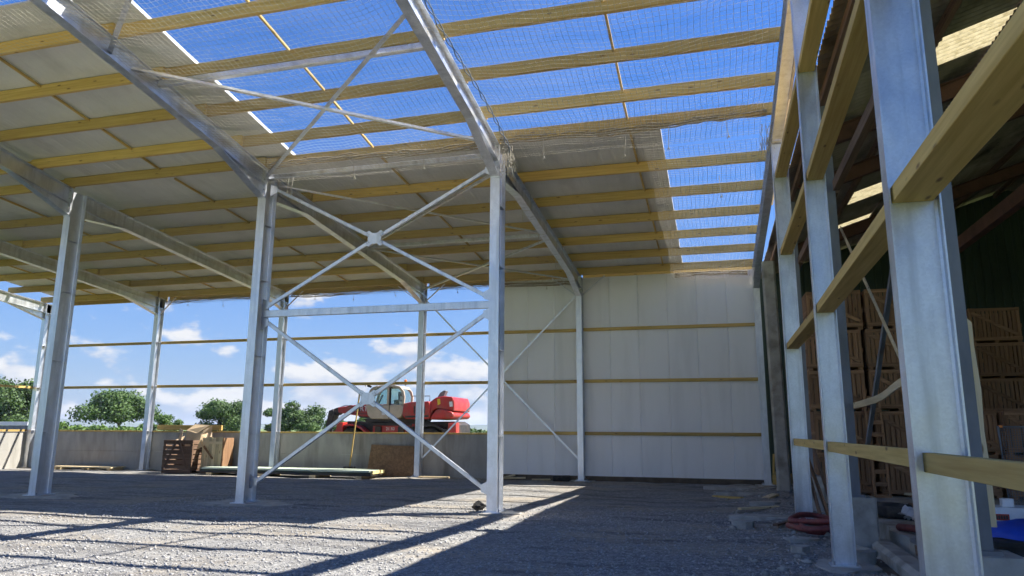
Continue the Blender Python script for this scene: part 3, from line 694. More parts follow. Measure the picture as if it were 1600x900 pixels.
# ---------------------------------------------------------------- box pallets (potato crates)
CWD, CDP, CHT = 1.2, 1.0, .945
def crate_parts(root):
    z0 = .075; hw, hd = CWD / 2, CDP / 2; out = []
    def add(m, name, mat, kind=None):
        me = bpy.data.meshes.new(name); me.from_pydata(m.v, [], m.f); me.materials.append(MATS[mat]); me.update(); out.append((name, me, kind))
    for a in (-1, 1):
        for c in (-1, 1): add(MB().box(a * hw - (.08 if a > 0 else 0), a * hw + (0 if a > 0 else .08), c * hd - (.06 if c > 0 else 0), c * hd + (0 if c > 0 else .06), z0, CHT, .004), 'corner_post', 'crate_timber_z')
    for c in (-1, 1):
        for z in (z0 + .035, CHT - .05):
            add(MB().box(-hw + .002, hw - .002, c * (hd + .024) - .011, c * (hd + .024) + .011, z - .04, z + .04), 'rail', 'crate_timber_x')
        add(MB().beam((-hw + .06, c * (hd + .022), CHT - .12), (hw - .06, c * (hd + .022), z0 + .11), .085, .02, (0, 1, 0)), 'diagonal_brace', 'crate_timber_x')
    m = MB(); n = 10
    for c in (-1, 1):
        for i in range(n):
            x = -hw + .085 + (CWD - .17) * (i + .5) / n; w = .0415 + .005 * math.sin(i * 2.3 + c); m.box(x - w, x + w, c * hd - .011 * (c > 0) - .0, c * hd + .011 * (c < 0), z0 + .02, CHT - .015 - .01 * (i % 3))
    for a in (-1, 1):
        for i in range(8):
            y = -hd + .07 + (CDP - .14) * (i + .5) / 8; m.box(a * hw - .012, a * hw + .002, y - .046, y + .046, z0 + .02, CHT - .015)
    add(m, 'slats', 'crate_timber_z', 'stuff')
    for z in (.45,):
        for a in (-1, 1): add(MB().box(a * (hw + .013) - .009, a * (hw + .013) + .009, -hd, hd, z - .05, z + .05), 'side_rail', 'crate_timber_y')
    m = MB()
    for i in range(7): y = -hd + CDP * (i + .5) / 7; m.box(-hw, hw, y - .06, y + .06, z0 - .02, z0 + .004)
    add(m, 'floor_boards', 'crate_timber_x', 'stuff')
    for x in (-hw + .06, 0, hw - .06): add(MB().box(x - .05, x + .05, -hd, hd, 0, z0 - .022), 'skid', 'crate_timber_y')
    return out
CP = crate_parts(None)
def crate(x, y, z, rz, label):
    r = empty('box_pallet', label, 'crate', (x, y, z), 'box pallets stacked in the old barn'); r.rotation_euler.z = rz
    for nme, me, kind in CP:
        o = bpy.data.objects.new(nme, me); COL.objects.link(o); o.parent = r
        if kind: o['kind'] = kind
    return r
lev = ['bottom', 'second', 'third', 'fourth', 'top']
stacks = [(2.78, 19.0, 5, 'in the stack just right of the second grey post'), (4.06, 18.95, 5, 'in the stack seen behind the crossed bars'), (5.36, 19.2, 2, 'in the low stack behind the nearest grey post'),
          (6.66, 19.0, 2, 'in the low stack behind the metal cage'), (7.3, 22.6, 5, 'in the tall stack deep in the barn'), (7.95, 19.1, 2, 'in the low stack at the right edge')]
for sx, sy, n, w in stacks:
    for i in range(n):
        if w.startswith('in the tall stack deep') and i < 2: continue
        crate(sx + random.uniform(-.05, .05), sy + random.uniform(-.06, .06), .285 + i * (CHT + .003), random.uniform(-.03, .03), 'brown slatted box pallet, %s one %s' % (('bottom', 'top')[i] if n == 2 else lev[i], w))
# a pallet side leaning against the stack
lp = empty('slatted_side', 'loose pale slatted crate side leaning against the stacked box pallets', 'crate side', (3.42, 18.25, .28))
for i in range(9):
    z = .3 + i * .27; MB().beam((3.30, 18.15 + .012 * i, z), (3.58, 18.2 + .012 * i, z), .09, .016, (0, 1, 0)).build('slat', 'crate_timber_x', lp)
for x in (3.29, 3.59): MB().beam((x, 18.2, .28), (x - .04, 18.34, 2.75), .05, .04, (0, 1, 0)).build('stile', 'crate_timber_z', lp)

# ---------------------------------------------------------------- clutter at the barn edge
# broken timber board leaning behind the nearest old post
m = MB(); pf = [(-.03, 0), (.13, .0), (.135, .5), (.122, .9), (.14, 1.3), (.125, 1.75), (.13, 1.98), (.06, 2.06), (.02, 2.16), (-.03, 2.12)]
m.poly(pf, (2.39, 8.2, .82), (2.39, 8.24, .82), (1, 0, 0), (0, .02, 1)); tag(m.build('broken_board', 'pale_timber_z'), 'pale upright board with a broken top beside the nearest dark post', 'board')
# plinth-height crate of odds: dark container, blue tub, white boxes
tub = empty('black_container', 'black plastic container under the blue sheet at the right edge', 'container', (3.2, 8.9, 0))
MB().box(2.62, 3.9, 8.55, 9.6, 0, .60, .05).build('body', blackm, tub); MB().box(2.58, 3.94, 8.51, 9.64, .60, .645, .02).build('rim', blackm, tub)
m = MB(); nn = 20
for i in range(9):
    t = i / 8; r = math.cos(t * math.pi / 2 * .98)
    for k in range(nn):
        a = 2 * math.pi * k / nn; m.v.append((3.25 + .66 * r * math.cos(a) * (1 + .04 * math.sin(5 * a)), 9.05 + .48 * r * math.sin(a), .65 + .17 * math.sin(t * math.pi / 2) + .01 * math.sin(7 * a + i)))
for i in range(8):
    for k in range(nn): m.f.append((i * nn + k, i * nn + (k + 1) % nn, (i + 1) * nn + (k + 1) % nn, (i + 1) * nn + k))
m.f.append(tuple(8 * nn + k for k in range(nn)))
tag(m.build('blue_bundle', bluem, None, True), 'bright blue folded plastic heap on the black container', 'tarpaulin')
wb = empty('white_box', 'white carton with a red label behind the blue heap', 'box', (3.15, 9.9, .28))
MB().box(2.80, 3.55, 9.85, 10.25, .28, .86, .01).build('carton', whitep, wb); MB().box(2.98, 3.16, 9.843, 9.849, .72, .79).build('label', redl, wb)
for i in range(6): MB().box(2.995 + i * .026, 3.012 + i * .026, 9.838, 9.842, .735, .775).build('printed_mark', darkst, wb)
for i, (x, h) in enumerate(((2.78, .1), (2.98, .14), (3.2, .09))):
    m = MB().beam((x, 10.0, .863), (x, 10.0, .863 + h), .12, .13, (0, 1, 0), .02)
    tag(m.build('small_pack', (whitep, clothm, whitep)[i]), ('small pale pack left on the white carton', 'taller grey pack in the middle on the white carton', 'small pale pack right on the white carton')[i], 'pack')
tag(MB().beam((2.55, 9.3, .668), (2.86, 9.5, .672), .09, .018).build('yellow_level', yelp), 'thin yellow strip lying beside the blue heap', 'tool')
# wire cage trolley
cg = empty('wire_cage', 'grey wire mesh cage panel standing at the right edge', 'cage', (3.7, 10.8, .28))
MB().tube([(3.50, 10.8, .28), (3.46, 10.8, 1.78), (4.5, 10.8, 1.78), (4.5, 10.8, .28)], .02, 8).build('frame', galvd, cg)
MB().beam((3.46, 10.78, 1.30), (4.5, 10.78, 1.30), .03, .05).build('cross_bar', galvd, cg)
lines = []
for x in np.arange(3.5, 4.5, .03): lines.append((np.array([(x, 10.8, .5), (x, 10.8, 1.77)]), 2))
for z in np.arange(.5, 1.77, .03): lines.append((np.array([(3.48, 10.8, z), (4.5, 10.8, z)]), 0))
npmesh('wire_mesh', *strands(lines, .0028), galvd, cg, 'stuff')
MB().tube([(3.49, 10.8, 1.77), (3.49, 10.8, 1.80)], .026, 8).build('orange_cap', orangem, cg)
tag(MB().tube([(2.62, 8.05, .05), (2.42, 7.25, .42)], .018, 8).build('steel_pipe', galvd), 'thin grey pipe leaning beside the nearest concrete plinth', 'pipe')
# hose coils
def hose(label, pts, r=.045, corr=True):
    P = []; n = len(pts)
    for i in range(n - 1):
        p0, p1, p2, p3 = [V(pts[max(0, min(n - 1, i + j))]) for j in (-1, 0, 1, 2)]
        for t in np.linspace(0, 1, 14, endpoint=False):
            P.append(.5 * ((2 * p1) + (p2 - p0) * t + (2 * p0 - 5 * p1 + 4 * p2 - p3) * t * t + (3 * p1 - p0 - 3 * p2 + p3) * t ** 3))
    P.append(V(pts[-1])); rs = [r * (1 + (.10 if i % 2 else -.06)) for i in range(len(P))]
    return tag(MB().tube(P, rs, 9).build('drain_hose', hosem, None, True), label, 'hose')
coil = []
for i in range(26):
    a = i * .75; coil.append((1.62 + (.44 + .12 * math.sin(i * 1.9)) * math.cos(a) + .05 * math.sin(i * .7), 13.75 + (.56 + .16 * math.cos(i * 1.3)) * math.sin(a), .07 + .035 * (i // 4) + .03 * math.sin(i * 1.7)))
hose('coiled red ribbed drain hose on the gravel behind the second post', coil)
hose('short length of red hose lying on the barn floor edge', [(2.5, 12.3, .33), (2.66, 11.8, .36), (2.72, 11.4, .33), (2.8, 11.0, .33)], .05)
for i, (y, z, r, x0) in enumerate(((14.4, .40, .11, 2.45), (13.9, .385, .095, 2.42))):
    o = MB().tube([(x0, y + .1, z), (x0 + .45, y - .1, z), (x0 + .6, y - .3, z - .005)], r, 12).build('pipe', blackm, None, True); tag(o, ('upper black plastic pipe lying on the barn floor', 'lower dark grey pipe lying at the barn floor edge')[i], 'pipe')
# rumpled cloth
m = MB(); nx, ny = 16, 12
for j in range(ny):
    for i in range(nx):
        x = 2.72 + .62 * i / (nx - 1) + .04 * math.sin(j); y = 12.5 + .7 * j / (ny - 1)
        z = .36 + .09 * abs(math.sin(i * .9 + j * .5)) + .06 * math.sin(j * 1.3) * math.sin(i * .6) + .12 * math.exp(-((i - 5) / 3) ** 2); m.v.append((x, y, z))
for j in range(ny - 1):
    for i in range(nx - 1): m.f.append((j * nx + i, j * nx + i + 1, (j + 1) * nx + i + 1, (j + 1) * nx + i))
tag(m.build('crumpled_cloth', clothm, None, True), 'crumpled pale grey cloth on the barn floor beside the pipes', 'cloth')
for i, (p, q, w, t, mt) in enumerate((((2.75, 11.9, .42), (3.5, 11.2, .46), .22, .04, 'pale_timber_x'), ((2.5, 10.9, .30), (3.6, 11.0, .32), .16, .05, 'old_timber_x'),
        ((3.7, 16.6, .36), (4.9, 16.2, .40), .2, .05, 'pale_timber_x'), ((3.5, 16.2, .32), (4.9, 15.8, .33), .22, .05, 'old_timber_x'), ((3.6, 16.9, .47), (4.8, 16.5, .50), .2, .04, 'pale_timber_x'))):
    tag(MB().beam(p, q, w, t).build('plank', mt), ('short pale plank lying over the cloth beside the nearest post', 'old brown plank lying flat near the nearest post', 'middle pale offcut plank at the foot of the crate stack', 'lowest brown offcut plank at the foot of the crate stack', 'topmost pale offcut plank at the foot of the crate stack')[i], 'plank')
# planks leaning behind post A
for i, (p, q, w, mt) in enumerate((((1.72, 14.6, .12), (1.62, 16.1, 1.35), .16, 'old_timber_z'), ((1.86, 14.5, .10), (1.72, 16.2, 1.2), .13, 'crate_timber_z'), ((1.98, 14.7, .12), (1.82, 16.0, 1.42), .12, 'old_timber_z'))):
    tag(MB().beam(p, q, w, .035, (1, 0, 0)).build('leaning_plank', mt), ('left dark plank leaning between the two slim posts', 'middle brown plank leaning between the two slim posts', 'right dark plank leaning between the two slim posts')[i], 'plank')
# roof tile shard, stone kerb
m = MB(); nx = 10
for j in range(2):
    for i in range(nx):
        a = math.pi * (i / (nx - 1)) ; m.v.append((1.80 + .11 * math.cos(a) + .15 * j, 11.75 - .34 * j, .06 + .07 * math.sin(a)))
for j in range(2):
    for i in range(nx):
        a = math.pi * (i / (nx - 1)); m.v.append((1.80 + .095 * math.cos(a) + .15 * j, 11.75 - .34 * j, .05 + .055 * math.sin(a)))
for i in range(nx - 1):
    m.f += [(i, i + 1, nx + i + 1, nx + i), (2 * nx + i + 1, 2 * nx + i, 3 * nx + i, 3 * nx + i + 1), (i + 1, i, 2 * nx + i, 2 * nx + i + 1), (nx + i, nx + i + 1, 3 * nx + i + 1, 3 * nx + i)]
tag(m.build('tile_shard', conc2), 'curved grey tile shard lying at the foot of the second plinth', 'tile')
m = MB(); n = 14; pts = [(0, 0), (.3, 0), (.31, .14), (.26, .19), (.05, .2), (-.01, .15)]
m.poly(pts, (2.05, 12.1, -.02), (2.02, 9.3, -.02), (1, 0, 0), (0, 0, 1)); tag(m.build('stone_kerb', conc2), 'long rough stone kerb lying between the two plinths', 'kerb')
# rough slabs and timber at the corner
def slab(label, c, sx, sy, h, rz, mat, seed):
    rg = random.Random(seed); n = 9; m = MB(); pts = []
    for i in range(n):
        a = 2 * math.pi * i / n + rg.uniform(-.2, .2); pts.append((sx * math.cos(a) * rg.uniform(.75, 1.1), sy * math.sin(a) * rg.uniform(.75, 1.1)))
    cs, sn = math.cos(rz), math.sin(rz); m.poly(pts, c, (c[0], c[1], c[2] + h), (cs, sn, 0), (-sn, cs, 0)); return tag(m.build('concrete_chunk', mat), label, 'concrete')
slab('flat broken concrete slab beside the red hose', (.7, 15.4, .0), .8, .3, .10, .1, conc2, 1)
slab('pale slab below the corner of the white wall', (.5, 23.2, .0), 1.1, .5, .09, .0, conc2, 2)
slab('thin slab in front of the white wall corner', (.6, 21.0, .0), .8, .25, .10, .2, conc2, 3)
slab('small slab beside the foot of the slim post', (.95, 18.2, .0), .5, .22, .12, .5, conc2, 4)
tag(MB().beam((1.62, 24.6, .3), (2.05, 24.4, .22), .34, .34, (0, 1, .4), .03).build('timber_offcut', 'timber_x'), 'chunky yellow timber offcut outside the corner of the white wall', 'timber')
tag(MB().beam((1.60, 25.0, .02), (1.66, 25.05, 1.0), .06, .05, (0, 1, 0)).build('timber_stake', 'timber_z'), 'thin yellow stake standing beside the back corner column', 'timber')
for i, (p, q, w, t, mt, lb) in enumerate((
        ((.35, 16.6, .10), (1.15, 17.1, .12), .13, .04, 'pale_timber_x', 'pale board lying on the rubble left of the slimmest post'),
        ((.9, 14.3, .06), (1.3, 15.0, .09), .09, .04, 'old_timber_y', 'short dark stick beside the coiled hose'),
        ((1.6, 9.4, .05), (2.05, 8.7, .07), .16, .05, 'pale_timber_y', 'short pale offcut between the second and nearest posts'),
        ((2.3, 10.2, .31), (2.6, 9.75, .34), .2, .12, 'old_timber_y', 'dark timber block on the edge of the barn floor'),
        ((-.2, 20.1, .05), (.5, 19.7, .06), .14, .05, 'timber_x', 'yellow offcut lying in front of the white wall corner'),
        ((1.05, 19.6, .08), (1.35, 20.6, .1), .18, .05, 'pale_timber_y', 'pale plank beside the slabs near the white wall corner'))):
    tag(MB().beam(p, q, w, t).build('timber_scrap', mt), lb, 'timber')
slab('broken block lying in front of the second plinth', (1.75, 10.9, .0), .2, .16, .16, .4, conc2, 11)
slab('chipped block lying near the foot of the second grey post', (1.05, 11.6, .0), .17, .13, .10, 1.0, conc2, 12)
slab('flat stone between the hose and the second grey post', (1.15, 12.6, .0), .3, .16, .08, .2, conc2, 13)
slab('largest loose chunk in the rubble left of the hose', (.35, 14.2, .0), .24, .2, .13, .7, conc2, 14)
# black rag by the nearest middle column, dark lump at white wall, sticks
m = MB(); rg = random.Random(5); nn = 12
for i in range(8):
    t = i / 7
    for k in range(nn):
        a = 2 * math.pi * k / nn; r = math.sin(math.pi * (t * .9 + .08)) * rg.uniform(.7, 1.15); m.v.append((-5.0 + .17 * r * math.cos(a), 15.25 + .14 * r * math.sin(a), .01 + .2 * t * rg.uniform(.85, 1.1)))
for i in range(7):
    for k in range(nn): m.f.append((i * nn + k, i * nn + (k + 1) % nn, (i + 1) * nn + (k + 1) % nn, (i + 1) * nn + k))
m.f.append(tuple(7 * nn + k for k in range(nn)))
tag(m.build('black_rag', blackm), 'crumpled black rag at the foot of the nearest middle column', 'rag')
tag(MB().beam((-5.5, 24.95, .08), (-4.95, 24.98, .1), .2, .2, (0, 0, 1), .05).build('dark_block', blackm), 'dark block at the foot of the white wall beside the column', 'block')
for i, (p, q) in enumerate((((-10.3, 24.6, .05), (-9.2, 24.7, .05)), ((-7.6, 24.8, .06), (-6.5, 25.0, .08)), ((-7.3, 24.5, .05), (-6.9, 25.0, .17)), ((-6.2, 24.7, .05), (-5.6, 24.9, .05)))):
    tag(MB().beam(p, q, .12, .05).build('timber_scrap', 'pale_timber_x'), ('flat timber scrap on the ground by the dark end of the concrete wall', 'longest timber scrap at the foot of the white wall', 'tilted timber scrap at the foot of the white wall', 'timber scrap nearest the white wall column')[i], 'timber')

# ---------------------------------------------------------------- things along the concrete wall
ps = empty('panel_stack', 'low stack of long pale green insulated panels lying on timber bearers', 'panel stack', (-15, 24.0, 0))
for i in range(3):
    z = .10 + i * .062
    MB().box(-18.75 + .1 * i, -11.65 - .05 * i, 23.55, 24.6, z, z + .058, .004).build('panel', pgreen if i == 2 else (darkst if i < 1 else greenm), ps)
MB().box(-11.69, -11.62, 23.56, 24.59, .165, .275).build('foam_edge', foamm, ps)
for x in (-18.2, -16.0, -13.9, -12.1): MB().box(x - .12, x + .12, 23.5, 24.62, .0, .098).build('bearer', 'pale_timber_y', ps)
ob = MB().box(0, 1.85, 0, .025, 0, 1.12, .003).build('leaning_board', osbm); ob.location = (-12.55, 25.0, .05); ob.rotation_euler = (rad(-13), rad(1.5), 0)
tag(ob, 'dark brown chipboard sheet leaning on the concrete wall', 'board')
br = empty('broom', 'yellow handled broom standing against the concrete wall behind the panel stack', 'broom', (-13.2, 25.0, 0))
MB().tube([(-13.22, 24.95, .3), (-13.08, 25.2, 3.0)], .03, 8).build('handle', 'timber_z', br); MB().box(-13.42, -13.0, 24.82, 25.0, .2, .34, .02).build('head', blackm, br)
pl = empty('pallet', 'long yellow timber pallet on the ground at the far left of the wall', 'pallet', (-24.9, 24.7, 0))
for i in range(3): MB().box(-26.4, -23.5, 24.4 + i * .28, 24.62 + i * .28, .10, .145, .004).build('board', 'pale_timber_x', pl)
for x in (-26.3, -24.9, -23.65): MB().box(x - .06, x + .06, 24.4, 25.15, 0, .098, .004).build('bearer', 'pale_timber_y', pl)
# wooden crate with a cardboard box and a second crate end
wc = empty('wooden_crate', 'brown slatted wooden crate with diagonal braces by the concrete wall', 'crate', (-20.0, 24.5, 0))
for i in range(6): MB().box(-20.72, -19.42, 23.98, 24.005, .17 + i * .185, .17 + i * .185 + (.15 if i != 4 else .11)).build('slat', 'old_timber_x', wc)
for x in (-20.68, -19.46): MB().box(x - .05, x + .05, 24.008, 24.07, .1, 1.25).build('corner_post', 'old_timber_z', wc)
for x in (-20.68, -19.46): MB().box(x - .05, x + .05, 24.9, 24.96, .1, 1.25).build('corner_post', 'old_timber_z', wc)
MB().beam((-20.6, 23.965, .2), (-20.12, 23.965, 1.2), .09, .02, (0, 1, 0)).build('diagonal_brace', 'old_timber_z', wc); MB().beam((-19.55, 23.965, .2), (-20.02, 23.965, 1.2), .09, .02, (0, 1, 0)).build('diagonal_brace', 'old_timber_z', wc)
for i in range(6): MB().box(-19.43, -19.41, 24.08, 24.9, .17 + i * .185, .17 + i * .185 + .15).build('slat', 'old_timber_y', wc)
for i in range(6): MB().box(-20.73, -20.71, 24.08, 24.9, .17 + i * .185, .17 + i * .185 + .15).build('slat', 'old_timber_y', wc)
for i in range(6): MB().box(-20.72, -19.42, 24.965, 24.985, .17 + i * .185, .17 + i * .185 + .15).build('slat', 'old_timber_x', wc)
for y in (24.05, 24.45, 24.85): MB().box(-20.72, -19.42, y - .05, y + .05, .0, .1).build('skid', 'old_timber_x', wc)
MB().box(-20.7, -19.44, 24.0, 24.95, .1, .14).build('floor', 'old_timber_x', wc)
cb = empty('cardboard_box', 'torn open cardboard box with raised flap on the wooden crate', 'box', (-19.8, 24.5, .9))
def flap(pts): 
    m = MB(); a = [V(p) for p in pts]; n = (a[1] - a[0]).cross(a[2] - a[0]).normalized() * .008
    for p in a: m.v.append(tuple(p))
    for p in a: m.v.append(tuple(p + n))
    k = len(a); m.f = [tuple(range(k)), tuple(reversed(range(k, 2 * k)))] + [(i, k + i, k + (i + 1) % k, (i + 1) % k) for i in range(k)]; return m
flap([(-20.0, 24.3, .95), (-19.42, 24.3, .9), (-19.38, 24.42, 1.45), (-19.98, 24.3, 1.62)]).build('flap', cardm, cb)
flap([(-19.42, 24.3, .9), (-19.1, 24.7, 1.15), (-19.16, 24.75, 1.56), (-19.38, 24.42, 1.45)]).build('flap', cardm, cb)
flap([(-19.98, 24.3, 1.62), (-19.55, 24.36, 1.50), (-19.12, 24.55, 1.82), (-19.75, 24.5, 1.86)]).build('flap', cardm, cb)
flap([(-19.38, 24.42, 1.45), (-19.16, 24.75, 1.56), (-19.08, 24.62, 1.80), (-19.55, 24.36, 1.50)]).build('flap', cardm, cb)
flap([(-20.32, 24.28, 1.2), (-20.18, 24.28, 1.2), (-20.16, 24.34, 1.62), (-20.34, 24.36, 1.70), (-20.38, 24.36, 1.58), (-20.27, 24.32, 1.52)]).build('flap', cardm, cb)
flap([(-20.5, 24.3, 1.22), (-20.15, 24.3, 1.22), (-20.2, 24.5, 1.40), (-20.3, 24.5, 1.36)]).build('flap', cardm, cb)
w2 = empty('wooden_crate', 'lighter boarded wooden crate end beside the slatted crate', 'crate', (-18.9, 24.7, 0))
for i in range(6): MB().box(-19.30 + i * .15, -19.30 + i * .15 + .14, 24.42, 24.445, .12, 1.34 + .015 * (i % 3)).build('board', 'pale_timber_z', w2)
MB().box(-19.32, -18.4, 24.39, 24.417, 1.10, 1.20).build('rail', 'pale_timber_x', w2); MB().box(-19.32, -18.4, 24.39, 24.417, .16, .26).build('rail', 'pale_timber_x', w2)
MB().beam((-19.2, 24.378, 1.02), (-18.75, 24.378, .55), .08, .02, (0, 1, 0)).build('diagonal_brace', 'crate_timber_x', w2)
for x in (-18.44,): MB().box(x - .05, x + .05, 24.45, 25.1, .1, 1.34).build('side', 'crate_timber_z', w2)
MB().box(-19.3, -18.4, 25.07, 25.1, .1, 1.3).build('back', 'crate_timber_z', w2)
MB().box(-19.3, -18.4, 24.45, 25.06, .0, .1).build('base', 'crate_timber_x', w2)

# ---------------------------------------------------------------- telescopic handler behind the wall
TX, TY, TZ = -14.33, 31.0, .5
th = empty('telehandler', 'red rotating telescopic handler with beige cab parked behind the concrete wall', 'telehandler', (TX, TY, TZ))
def TP(u, v): return ((u - 620) * .0317, 1.6 + (675 - v) * .0286 - TZ)
def tprism(pts, y0, y1, name, mat, parent=th, bevel=.03, px=True):
    P = [TP(*p) for p in pts] if px else pts
    o = MB().poly(P, (TX, TY + y0, TZ), (TX, TY + y1, TZ), (1, 0, 0), (0, 0, 1)).build(name, mat, parent)
    if bevel:
        b = o.modifiers.new('bevel', 'BEVEL'); b.width = bevel; b.segments = 3; b.limit_method = 'ANGLE'; b.angle_limit = rad(25)
        o.data.polygons.foreach_set('use_smooth', [True] * len(o.data.polygons)); w = o.modifiers.new('wn', 'WEIGHTED_NORMAL')
    return o
tprism([(553, 662), (560, 659), (600, 661), (665, 660), (722, 659), (730, 664), (730, 692), (553, 692)], -.72, .72, 'chassis', darkst)
tprism([(600, 664), (664, 663), (664, 690), (600, 690)], -.75, -.70, 'side_panel', redp, bevel=.01)
tprism([(600, 664), (664, 663), (664, 690), (600, 690)], .70, .75, 'side_panel', redp, bevel=.01)
tprism([(583, 655), (672, 655), (668, 661), (588, 661)], -.7, .7, 'turret_ring', darkst)
# cab: posts, lower door panel, roof, glazing
cab = tprism([(593, 634), (652, 634), (651.5, 645), (648, 653), (640, 656), (602, 656), (597, 650)], -1.15, -.15, 'cab', beigep, bevel=.05)
tprism([(599, 611), (604, 606.5), (614, 604), (636, 603.6), (645, 606), (651, 613), (653, 622), (652, 634), (649.5, 634), (650, 622), (647.5, 614), (643, 609), (634, 606.5), (614, 607), (606, 609.5), (602, 614), (597, 634), (593, 634)], -1.15, -1.06, 'window_frame', beigep, cab, .01)
tprism([(599, 611), (604, 606.5), (614, 604), (636, 603.6), (645, 606), (651, 613), (653, 622), (652, 634), (649.5, 634), (650, 622), (647.5, 614), (643, 609), (634, 606.5), (614, 607), (606, 609.5), (602, 614), (597, 634), (593, 634)], -.24, -.15, 'window_frame', beigep, cab, .01)
tprism([(601, 610.5), (604, 606.5), (614, 604), (636, 603.6), (645, 606), (649, 610), (640, 608), (614, 608), (604, 611)], -1.06, -.24, 'cab_roof', beigep, cab, .02)
tprism([(626, 607), (628.8, 607), (629, 634), (626, 634)], -1.15, -1.07, 'door_post', beigep, cab, .01)
tprism([(629.6, 607), (631.6, 607), (631.6, 634), (629.8, 634)], -1.14, -1.08, 'door_seal', blackm, cab, 0)
tprism([(602, 614), (606, 609.5), (614, 607), (626, 606.6), (626, 634), (597, 634)], -1.11, -1.10, 'window_pane', glassm, cab, 0)
tprism([(631.5, 606.6), (643, 609), (647.5, 614), (650, 622), (649.5, 634), (631.5, 634)], -1.11, -1.10, 'window_pane', glassm, cab, 0)
tprism([(602, 614), (606, 609.5), (614, 607), (634, 606.5), (643, 609), (647.5, 614), (650, 622), (649.5, 634), (597, 634)], -.20, -.19, 'window_pane', glassm, cab, 0)
tprism([(629.6, 634), (630.6, 634), (630.6, 655.5), (629.6, 655.5)], -1.158, -1.145, 'door_gap', blackm, cab, 0)
tprism([(632, 626), (640, 626), (641, 634), (632, 634)], -.85, -.45, 'seat', blackm, cab, .04)
tprism([(638, 614), (641, 614), (642, 627), (638.5, 627)], -.85, -.45, 'seat_back', blackm, cab, .04)
MB().tube([(TX + TP(606, 630)[0], TY - .65, TZ + TP(606, 632)[1]), (TX + TP(612, 618)[0], TY - .65, TZ + TP(612, 618)[1])], .04, 8).build('steering_column', blackm, cab)
tprism([(619, 644), (624, 644), (624, 650), (619, 650)], -1.156, -1.145, 'sticker', whitep, cab, 0)
MB().tube([(TX + .82, TY - .6, TZ + 3.14), (TX + .82, TY - .6, TZ + 3.26)], [.03, .03], 8).build('beacon_stem', darkst, cab)
MB().tube([(TX + .82, TY - .6, TZ + 3.26), (TX + .82, TY - .6, TZ + 3.38), (TX + .82, TY - .6, TZ + 3.41)], [.07, .065, .03], 10).build('beacon', orangem, cab)
tprism([(596, 602), (603, 605), (602, 608), (596, 606)], -1.25, -1.2, 'mirror', blackm, cab, .01)
# boom
boom = tprism([(528, 637), (545, 634), (566, 632), (590, 632), (700, 627), (722, 626), (722, 646), (600, 655), (560, 650), (529, 645)], .1, .62, 'boom', redp, bevel=.04)
tprism([(519, 639), (527, 636), (532, 637), (532, 645), (527, 649), (522, 649)], .2, .52, 'boom_head', darkst, boom, .03)
tprism([(513, 642), (520, 639), (523, 648), (518, 664), (511, 673), (509, 668)], .12, .60, 'fork_carriage', darkst, boom, .02)
for y in (.18, .54):
    for dx in (0, 8): MB().tube([(TX + TP(526 + dx, 634)[0], TY + y, TZ + TP(526, 638)[1]), (TX + TP(540 + dx, 631)[0], TY + y, TZ + TP(540, 633)[1]), (TX + TP(552 + dx, 633)[0], TY + y, TZ + TP(552, 636)[1])], .018, 7).build('hydraulic_hose', blackm, boom)
for y in (.12, .5): tprism([(510, 672), (514, 672), (513, 690), (472, 692), (472, 690.5), (510, 688)], y, y + .1, 'fork', darkst, boom, .01)
MB().tube([(TX + TP(562, 639.5)[0], TY + .02, TZ + TP(562, 639.5)[1]), (TX + TP(562, 639.5)[0], TY + .12, TZ + TP(562, 639.5)[1])], .11, 14).build('pivot_cap', darkst, boom)
# engine pod and counterweight
tprism([(652, 632), (664, 630), (690, 629), (692, 636), (692, 654), (688, 656), (655, 656), (650, 650)], -1.2, .05, 'engine_cover', redp, bevel=.06)
tprism([(690, 630), (699, 623), (712, 621.5), (723, 622.5), (726, 630), (726, 644), (712, 642), (700, 640), (694, 644), (690, 655)], -1.1, 1.0, 'counterweight', redp, bevel=.05)
tprism([(694, 650), (701, 641), (712, 640.5), (724, 645), (727, 650), (724, 655), (692, 657)], -1.2, 1.1, 'rear_bumper', redp, bevel=.08)
tprism([(718.5, 630), (723, 629.5), (724, 637), (719.5, 637.5)], -1.106, -1.095, 'tail_plate', whitep, bevel=0)
tprism([(701, 626), (705, 625), (706, 633), (702, 635)], -1.108, -1.095, 'warning_sticker', yelp, bevel=0)
tprism([(698, 624), (702, 616), (708, 612), (711, 613), (708, 622), (704, 624)], -.9, -.6, 'exhaust_cowl', galvd, bevel=.02)
for i in range(6): tprism([(668 + i * 3, 636), (669.8 + i * 3, 636), (669.8 + i * 3, 648), (668 + i * 3, 648)], -1.215, -1.19, 'louvre', darkst, bevel=0)
tprism([(655, 651), (690, 650), (690, 653), (655, 654)], -1.208, -1.19, 'side_stripe', darkst, bevel=0)
tprism([(600, 662), (660, 662), (660, 666), (600, 666)], -.80, -.74, 'toolbox', darkst, bevel=.01)
for u in (605, 640, 655): tprism([(u, 667), (u + 9, 667), (u + 9, 686), (u, 686)], -.86, -.74, 'step', darkst, bevel=.02)
MB().tube([(TX + TP(664, 630)[0], TY - 1.1, TZ + TP(664, 629)[1]), (TX + TP(664, 630)[0], TY - 1.1, TZ + TP(664, 621)[1]), (TX + TP(690, 630)[0], TY - 1.1, TZ + TP(690, 621)[1]), (TX + TP(690, 630)[0], TY - 1.1, TZ + TP(690, 629)[1])], .018, 7).build('handrail', darkst, th)
MB().tube([(TX + TP(560, 655)[0], TY + .36, TZ + TP(560, 650)[1]), (TX + TP(610, 655)[0], TY + .36, TZ + TP(610, 657)[1])], .07, 10).build('lift_cylinder', galvd, boom)
